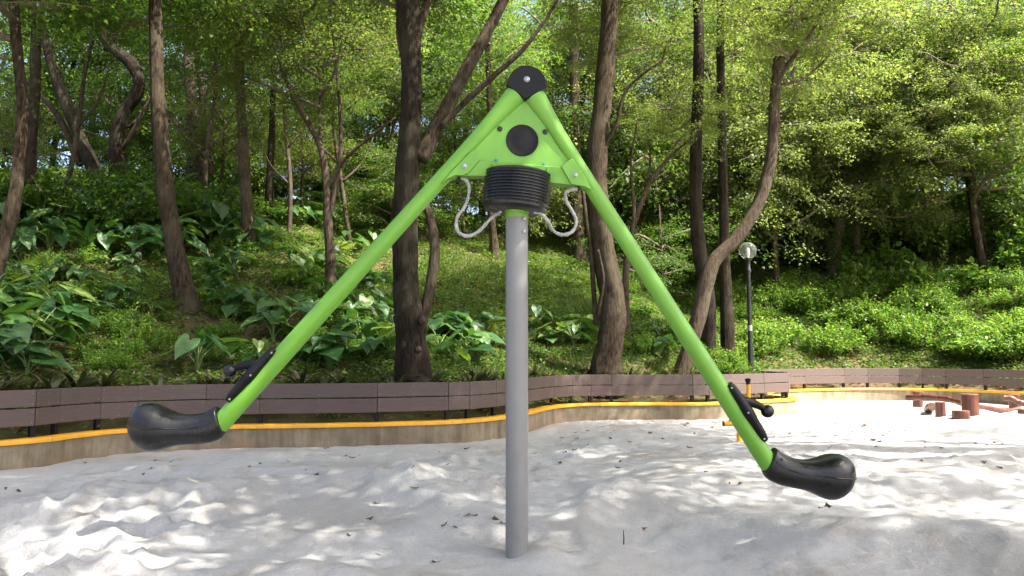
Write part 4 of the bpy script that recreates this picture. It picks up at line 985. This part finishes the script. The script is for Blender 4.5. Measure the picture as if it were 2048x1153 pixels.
for k in range(70):           # bright low shrubs on the right bank
    px = rs.uniform(1420, 2120); py = rs.uniform(575, 725)+(0 if px > 1560 else 8)
    q = on_hill(px, py)
    put_shrub(q.x, q.y, rs.uniform(0.75, 1.15), SHR, 'bright green fine leaved shrub on the right bank', 'low shrubs on the right bank')
for k in range(12):
    x_ = rs.uniform(3.2, 5.1); y_ = rs.uniform(15.2, 17.6)
    if hd(x_, y_) > 0.6: put_shrub(x_, y_, rs.uniform(0.45, 0.75), SHR, 'fine leaved shrub round the feet of the two dark trunks', 'shrubs round the two dark trunks')
for k in range(16):
    q = on_hill(rs.uniform(1580, 2080), rs.uniform(470, 590))
    put_shrub(q.x, q.y, rs.uniform(0.9, 1.3), SHR2, 'broad leaved pale green shrub higher on the right slope', 'broad leaved shrubs on the right slope')
for k in range(60):           # dim understory along the top of the slope
    px = rs.uniform(-60, 2100); py = rs.uniform(375, 470) if px < 900 else rs.uniform(400, 480)
    q = on_hill(px, py)
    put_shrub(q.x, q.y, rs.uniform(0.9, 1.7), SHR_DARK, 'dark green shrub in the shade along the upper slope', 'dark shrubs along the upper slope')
for k in range(34):
    q = on_hill(rs.choice([rs.uniform(90, 360), rs.uniform(400, 620)]), rs.uniform(600, 752))
    put_shrub(q.x, q.y, rs.uniform(0.2, 0.42), SHR+SHR2[:1], 'small leafy shrub among the ground plants on the slope', 'small shrubs on the slope')
for k in range(70):
    q = on_hill(rs.choice([rs.uniform(-40, 260), rs.uniform(400, 800), rs.uniform(1240, 1420)]), rs.uniform(480, 730))
    put_shrub(q.x, q.y, rs.uniform(0.3, 0.6), SHR+SHR2, 'small leafy shrub among the ground plants on the slope', 'small shrubs on the slope')

# ------------------------------------------------------------------ elephant ears
def ear_mesh(seed):
    rg = np.random.default_rng(seed); n = 13
    # half outline of the heart, x along the midrib (sinus at 0)
    out = [(0.0, 0.0), (-0.10, 0.06), (-0.22, 0.14), (-0.29, 0.25), (-0.24, 0.36), (-0.08, 0.43), (0.12, 0.44), (0.32, 0.40), (0.52, 0.31), (0.70, 0.18), (0.86, 0.08), (1.0, 0.0)]
    V = []; F = []
    def zf(x, y): return -0.16*x*x+0.22*abs(y)-0.35*y*y+0.02*math.sin(9*x+5*abs(y)+seed)
    mid = [max(0, p[0]) for p in out]
    for s in (1, -1):
        o0 = len(V)
        for (x, y), m in zip(out, mid):
            V.append((m, 0, zf(m, 0))); xm, ym = (x+m)/2, y/2; V.append((xm, s*ym, zf(xm, ym))); V.append((x, s*y, zf(x, y)+rg.normal(0, 0.012)))
        for i in range(len(out)-1):
            a = o0+3*i
            for j in (0, 1):
                q = (a+j, a+j+1, a+j+4, a+j+3); F.append(q if s > 0 else tuple(reversed(q)))
    bm = bmesh.new(); me = mesh_from('leaf', V, F, True); bm.from_mesh(me); bmesh.ops.remove_doubles(bm, verts=bm.verts, dist=0.002); bmesh.ops.dissolve_degenerate(bm, edges=bm.edges, dist=0.001); bm.to_mesh(me); bm.free()
    me.materials.append(M['elephant']); return me
EARS = [ear_mesh(i) for i in range(4)]
re_ = random.Random(41)
def ear_templates():
    T = []
    for k in range(6):
        items = []
        for i in range(re_.randint(6, 9)):
            a = i*2.4+re_.uniform(-.4, .4); hgt = re_.uniform(0.28, 0.72); reach = re_.uniform(0.12, 0.48)
            tip = np.array([math.cos(a)*reach, math.sin(a)*reach, hgt])
            v, f = tube(catmull([(0, 0, -0.03), (tip[0]*0.25, tip[1]*0.25, hgt*0.55), tuple(tip)], 4), np.linspace(0.014, 0.006, 9), 5, caps=False)
            st = mesh_from('stalk', v, f, True); st.materials.append(M['stem'])
            items.append((st, tip, a+re_.uniform(-.5, .5), re_.uniform(-0.05, 0.65), re_.uniform(-.35, .35), re_.uniform(0.32, 0.56), re_.randrange(4)))
        T.append(items)
    return T
EART = ear_templates()
def elephant_ear(x, y, sc, label, group):
    t = empty('elephant_ear_plant', (x, y, hz(x, y)), label, 'plant', group); t.rotation_euler = (0, 0, re_.uniform(0, 6.28)); t.scale = (sc,)*3
    for st, tip, a, pitch, roll, s, var in re_.choice(EART):
        o = link('leaf', EARS[var], None, t, tip, None, s); o.rotation_euler = (roll, pitch, a)
        o.rotation_euler = Matrix.Rotation(a, 3, 'Z').to_4x4().to_euler()
        a += re_.uniform(-.35, .35); pitch += re_.uniform(-.2, .35); roll += re_.uniform(-.25, .25); o.scale = (s*re_.uniform(.7, 1.25), s*re_.uniform(.75, 1.2), s)
        m_ = Matrix.Rotation(a, 4, 'Z') @ Matrix.Rotation(pitch, 4, 'Y') @ Matrix.Rotation(roll, 4, 'X'); o.rotation_euler = m_.to_euler()
        link('stalk', st, None, t)
def ears(n_, box_, sc, label, group):
    for k in range(n_):
        q = on_hill(re_.uniform(box_[0], box_[2]), re_.uniform(box_[1], box_[3])); elephant_ear(q.x, q.y, re_.uniform(*sc)*0.86, label, group)
ears(84, (-60, 385, 760, 525), (0.8, 1.2), 'elephant ear plant in the dense leafy bed on the upper left slope', 'elephant ears on the upper left slope')
ears(16, (-60, 640, 130, 760), (0.75, 1.05), 'elephant ear plant at the lower left behind the fence', 'elephant ears at the lower left')
ears(18, (540, 640, 790, 745), (0.7, 1.0), 'elephant ear plant between the left arm and the thick dark trunk', 'elephant ears left of the thick dark trunk')
ears(13, (870, 660, 1000, 735), (0.7, 1.0), 'elephant ear plant between the thick dark trunk and the pole', 'elephant ears right of the thick dark trunk')
ears(6, (1060, 660, 1170, 725), (0.6, 0.85), 'elephant ear plant between the pole and the thick brown trunk', 'elephant ears right of the pole')
ears(26, (-50, 525, 330, 650), (0.4, 0.75), 'small elephant ear plant on the left slope below the leafy bed', 'small elephant ears on the left slope')
ears(20, (400, 530, 780, 650), (0.6, 0.9), 'elephant ear plant below the slender forked tree', 'elephant ears below the forked tree')
ears(9, (1280, 420, 1640, 480), (0.9, 1.2), 'elephant ear plant high on the slope behind the right arm', 'elephant ears high behind the right arm')
ears(6, (1290, 660, 1340, 720), (0.5, 0.7), 'small elephant ear plant under the right arm', 'small elephant ears under the right arm')
q = on_hill(395, 748); elephant_ear(q.x, q.y, 0.85, 'pale sunlit elephant ear plant behind the fence near the left hand grip', None)
q = on_hill(505, 735); elephant_ear(q.x, q.y, 0.62, 'elephant ear plant with rounded leaf just above the left hand grip', None)

# ------------------------------------------------------------------ dark strappy border plants behind the boards
def strap_plant(seed):
    rg = np.random.default_rng(seed); V, F = [], []
    for i in range(16):
        a = rg.uniform(0, 6.28); L = rg.uniform(0.15, 0.26); up = rg.uniform(0.6, 1.0); w_ = rg.uniform(0.010, 0.018); o0 = len(V)
        for s, wd in ((0, 0.8), (0.35, 1.1), (0.7, 0.8), (1.0, 0.08)):
            x = L*s*(1-up*0.55)+L*0.3*s*s; z = L*up*s*(1.25-0.55*s)
            px_, py_ = math.cos(a)*x, math.sin(a)*x; sx, sy = -math.sin(a)*w_*wd, math.cos(a)*w_*wd
            V += [(px_+sx, py_+sy, z), (px_-sx, py_-sy, z)]
        for k in range(3): b_ = o0+2*k; F.append((b_, b_+1, b_+3, b_+2))
    me = mesh_from('border_plant', V, F, True); me.materials.append(M['border']); return me
STR = [strap_plant(i) for i in range(5)]
rp = random.Random(53)
vis = [i for i in range(NS) if CURVE[i][1] > 5 and abs(CURVE[i][0]) < CURVE[i][1]*0.72 and CURVE[i][0] < 5.3]
for k in range(130):
    i = rp.choice(vis); o_ = rp.uniform(0.62, 1.15); q = CURVE[i]+NRM[i]*o_
    zz = float(hz_np(q[0:1], q[1:2])[0])*float(smoothstep(0.1, 0.9, o_))+0.30*(1-float(smoothstep(0.1, 0.9, o_)))
    o = link('border_plant', rp.choice(STR), None, None, (q[0], q[1], zz), (0, 0, rp.uniform(0, 6.28)), rp.uniform(1.3, 2.0))
    tag(o, 'dark strappy border plant in the row right behind the fence boards', 'plant', 'dark border plants behind the fence')

# ------------------------------------------------------------------ ground cover (uncountable)
def scatter(n_, dens_seed, xr, yr, thr, rgx):
    x = rgx.uniform(*xr, n_); y = rgx.uniform(*yr, n_); d = hd_np(x, y)
    k = (d > 0.45) & (d < 16) & (np.abs(x) < y*0.74+1.0)
    keep = vnoise(x*0.8, y*0.8, dens_seed)+0.35*(vnoise(x*2.6, y*2.6, dens_seed+1)-0.5)
    p = np.clip((keep-thr)*3, 0.08, 1)*np.clip(1.25-d/18, 0.25, 1)
    k &= rgx.random(n_) < p
    return x[k], y[k]
rg = np.random.default_rng(61)
x, y = scatter(190000, 71, (-13, 22), (7.5, 30), 0.05, rg)
hh = 0.04+0.22*np.clip(vnoise(x*1.6, y*1.6, 77)-0.25, 0, 1)
C, D, U, S = [], [], [], []
for k in range(5):
    n_ = len(x); a = rg.uniform(0, 6.28, n_); rr_ = rg.uniform(0.01, 0.07, n_)
    c = np.stack([x+np.cos(a)*rr_, y+np.sin(a)*rr_, hz_np(x, y)+hh*rg.uniform(0.2, 1.1, n_)], 1)
    C.append(c); D.append(np.stack([np.cos(a), np.sin(a), rg.normal(-0.1, 0.4, n_)], 1)); U.append(np.array([0, 0, 1])+rg.normal(0, 0.45, (n_, 3))); S.append(rg.uniform(0.035, 0.085, n_)*(0.8+0.02*y))
V, F = leaves(np.concatenate(C), np.concatenate(D), np.concatenate(U), np.concatenate(S), KITE)
gc = link('ground_cover', mesh_np('ground_cover', V, F, 4), M['herb']); tag(gc, 'low leafy ground cover spread over the hillside', 'ground cover', kind='stuff')
x, y = scatter(90000, 83, (-2.5, 6.5), (8, 22), 0.25, rg); n_ = len(x)
a = rg.uniform(0, 6.28, n_)
D = np.stack([np.cos(a)*0.7, np.sin(a)*0.7, rg.uniform(0.4, 1.6, n_)], 1); U = rg.normal(0, 1, (n_, 3))
BL = np.array([(0, 0.05, 0), (0.55, 0.045, 0.0), (1.0, 0.0, -0.12), (0.55, -0.045, 0.0), (0, -0.05, 0)])
V, F = leaves(np.stack([x, y, hz_np(x, y)-0.01], 1), D, U, rg.uniform(0.09, 0.22, n_), BL)
gr = link('grass', mesh_np('grass', V, F, 5), M['grass']); tag(gr, 'thin grass growing on the slope between the trees', 'grass', kind='stuff')
# dead leaves on the slope
n_ = 26000; x = rg.uniform(-13, 20, n_); y = rg.uniform(7.5, 32, n_); d = hd_np(x, y); k = (d > 0.2); x = x[k]; y = y[k]; n_ = len(x)
V, F = leaves(np.stack([x, y, hz_np(x, y)+0.015], 1), rg.normal(0, 1, (n_, 3))*[1, 1, 0.25], np.array([0, 0, 1])+rg.normal(0, 0.3, (n_, 3)), rg.uniform(0.05, 0.12, n_), KITE)
dl = link('leaf_litter', mesh_np('leaf_litter', V, F, 4), mat_leaf('litter_leaf', [(0.10, 0.06, 0.03), (0.20, 0.12, 0.065), (0.32, 0.22, 0.13)], 0.1)); tag(dl, 'dead brown leaves littering the slope', 'leaf litter', kind='stuff')

# ------------------------------------------------------------------ fallen leaves and twigs on the sand
def curl(seed):
    rg = np.random.default_rng(seed); p = LOBED.copy(); p[:, 0] -= 0.4
    p[:, 2] = 0.5*p[:, 1]**2*rg.uniform(0.5, 2.2)+0.35*p[:, 0]**2*rg.uniform(-0.2, 1.4)+rg.normal(0, 0.03, len(p))
    p[:, 2] -= p[:, 2].min()-0.02
    n = len(p); c = p.mean(0); c[2] = p[:, 2].min(); V = np.vstack([p, [c]]); F = [(i, (i+1) % n, n) for i in range(n)]
    return mesh_from('fallen_leaf', V, F)
CUR = [curl(i) for i in range(5)]
for m_ in CUR: m_.materials.append(M['dry'])
CURO = CUR[0].copy(); CURO.materials.clear(); CURO.materials.append(M['dry_orange'])
CURG = CUR[1].copy(); CURG.materials.clear(); CURG.materials.append(M['leaf_a'])
rl = random.Random(67)
spots = [(498, 935), (692, 913), (705, 917), (612, 941), (577, 925), (342, 925), (310, 923), (302, 938), (287, 951), (38, 984), (12, 980), (633, 950), (718, 912), (520, 929), (752, 1010), (888, 1054), (912, 1056), (948, 1035), (990, 1042), (1005, 1048), (870, 1128), (757, 1112), (698, 1077), (740, 1042), (1060, 850), (1180, 845), (1228, 862), (1300, 868), (1090, 862), (1150, 900), (1130, 905), (1325, 880), (1240, 925), (1120, 928), (1352, 880), (1480, 970), (1458, 967), (1640, 1020), (1655, 1017), (1700, 868), (1725, 855), (1780, 866), (1670, 848), (1590, 838), (1620, 842), (1640, 830), (1680, 815), (1720, 822), (1990, 886), (1760, 885), (1850, 895), (1604, 870), (1660, 895)]
for px, py in spots+[(rl.uniform(20, 2030), rl.uniform(850, 950)) for _ in range(34)]+[(rl.uniform(1100, 1900), rl.uniform(812, 900)) for _ in range(50)]:
    q = on_sand(px, py)
    if hd(q.x, q.y) > -0.3: continue
    o = link('fallen_leaf', rl.choice(CUR), None, None, q, (rl.uniform(-.4, .4), rl.uniform(-.4, .4), rl.uniform(0, 6.28)), rl.uniform(0.03, 0.065)*(1+0.04*q.y))
    tag(o, 'small dark dry leaf lying on the white sand', 'leaf', 'dry leaves fallen on the sand')
for px, py, me, lab in ((1731, 852, CURO, 'orange brown curled leaf on the far sand, left of the logs'), (587+700, 1060, CURO, 'tiny orange leaf on the sand right of the pole foot'), (830, 978, CURG, 'single fresh green leaf lying on the sand'), (934, 1034, CURO, 'reddish curled leaf on the sand just left of the pole')):
    q = on_sand(px, py); o = link('fallen_leaf', me, None, None, q, (rl.uniform(-.4, .4), 0.3, rl.uniform(0, 6.28)), 0.075 if py > 900 else 0.12); tag(o, lab, 'leaf')
q = on_sand(1247, 1092); v, f = tube([(0, 0, -0.03), (0.003, 0, 0.04), (0.0, 0, 0.085)], [0.004, 0.0035, 0.002], 6, rough=0.1)
tw = link('twig', mesh_from('twig', v, f), M['bark_dark'], None, q); tag(tw, 'thin dark twig sticking up out of the sand right of the pole', 'twig')
q = on_sand(1060, 1108); v, f = tube([(0, 0, 0.0), (0.0, 0, 0.03)], [0.005, 0.006], 6)

# ------------------------------------------------------------------ place words in the labels of look-alikes
def proj(o, up=0.0):
    r_ = Vector(o.location)+Vector((0, 0, up-CAM_Z)); c, s_ = math.cos(PITCH), math.sin(PITCH)
    dep = r_.y*c+r_.z*s_
    return (CX+r_.x/dep*FPX, CY-(r_.z*c-r_.y*s_)/dep*FPX) if dep > 0.1 else None
MARKS = [(35, 'crooked leftmost trunk'), (330, 'tall straight brown trunk'), (485, 'slim peeling trunk'), (655, 'slender forked tree'), (820, 'thick dark trunk'), (1034, 'carousel pole'), (1212, 'thick brown trunk'), (1410, 'curving grey trunk'), (1500, 'lamp post'), (1672, 'pale right slope trunk'), (1940, 'dark leaning far right trunk')]
SMARKS = [(350, 'left seat'), (640, 'left arm'), (1034, 'pole'), (1330, 'right arm'), (1479, 'yellow stand'), (1620, 'right seat'), (1880, 'log beams')]
SHORT = {'slim trees along the hilltop': ('slim leafy hilltop tree', 3.5), 'far trees behind the hilltop': ('far leafy tree beyond the hilltop', 4), 'leafy trees on the right slope': ('leafy low branched slope tree', 3),
         'bushy saplings along the crest': ('bushy crest sapling leafy to the ground', 1.2), 'thin stemmed saplings on the slope': ('thin stemmed sapling', 1.5), 'low shrubs on the right bank': ('bright green low bank shrub', 0.5),
         'broad leaved shrubs on the right slope': ('broad leaved pale green slope shrub', 0.5), 'dark shrubs along the upper slope': ('dark green upper slope shrub', 0.6), 'small shrubs on the slope': ('small leafy slope shrub', 0.3),
         'elephant ears on the upper left slope': ('upper slope elephant ear plant', 0.5), 'dark border plants behind the fence': ('dark strappy plant behind the fence boards', 0.2), 'dry leaves fallen on the sand': ('small dark dry leaf on the sand', 0.0)}
ORD = {2: ['upper', 'lower'], 3: ['topmost', 'middle', 'lowest'], 4: ['topmost', 'second from top', 'third from top', 'lowest'], 5: ['topmost', 'second from top', 'middle', 'second from bottom', 'lowest'], 6: ['topmost', 'second from top', 'third from top', 'third from bottom', 'second from bottom', 'lowest']}
buckets = {}
for o in scene.objects:
    g_ = o.get('group')
    if o.parent is None and (g_ in SHORT or (g_ and g_.startswith(('elephant ears', 'small elephant')))):
        short, up = SHORT.get(g_, (None, 0.4)); q = proj(o, up)
        if q is None: continue
        if short is None: buckets.setdefault((o['label'],), []).append((q[1], o)); continue
        mk = SMARKS if 'sand' in short else MARKS
        m_ = min(mk, key=lambda t_: abs(t_[0]-q[0])); dx = q[0]-m_[0]
        pos = ('in line with the ' if abs(dx) < 22 else 'just right of the ' if 0 < dx < 75 else 'just left of the ' if -75 < dx < 0 else 'well right of the ' if dx > 0 else 'well left of the ')+m_[1]
        buckets.setdefault((short+' '+pos,), []).append((q[1], o))
for (lab,), lst in buckets.items():
    lst.sort(key=lambda t_: t_[0])
    for i_, (_, o) in enumerate(lst):
        NW = ['topmost', 'second from top', 'third from top', 'fourth from top', 'fifth from top', 'sixth from top', 'seventh from top', 'eighth from top', 'ninth from top', 'tenth from top']; nl = len(lst); j_ = nl-1-i_
        extra = None if nl == 1 else ORD[nl][i_] if nl in ORD else (NW[i_] if i_ <= j_ and i_ < 10 else NW[j_].replace('topmost', 'lowest').replace('top', 'bottom') if j_ < 10 else None)
        o['label'] = lab+(', '+extra if extra and len((lab+' '+extra).split()) <= 16 else '')
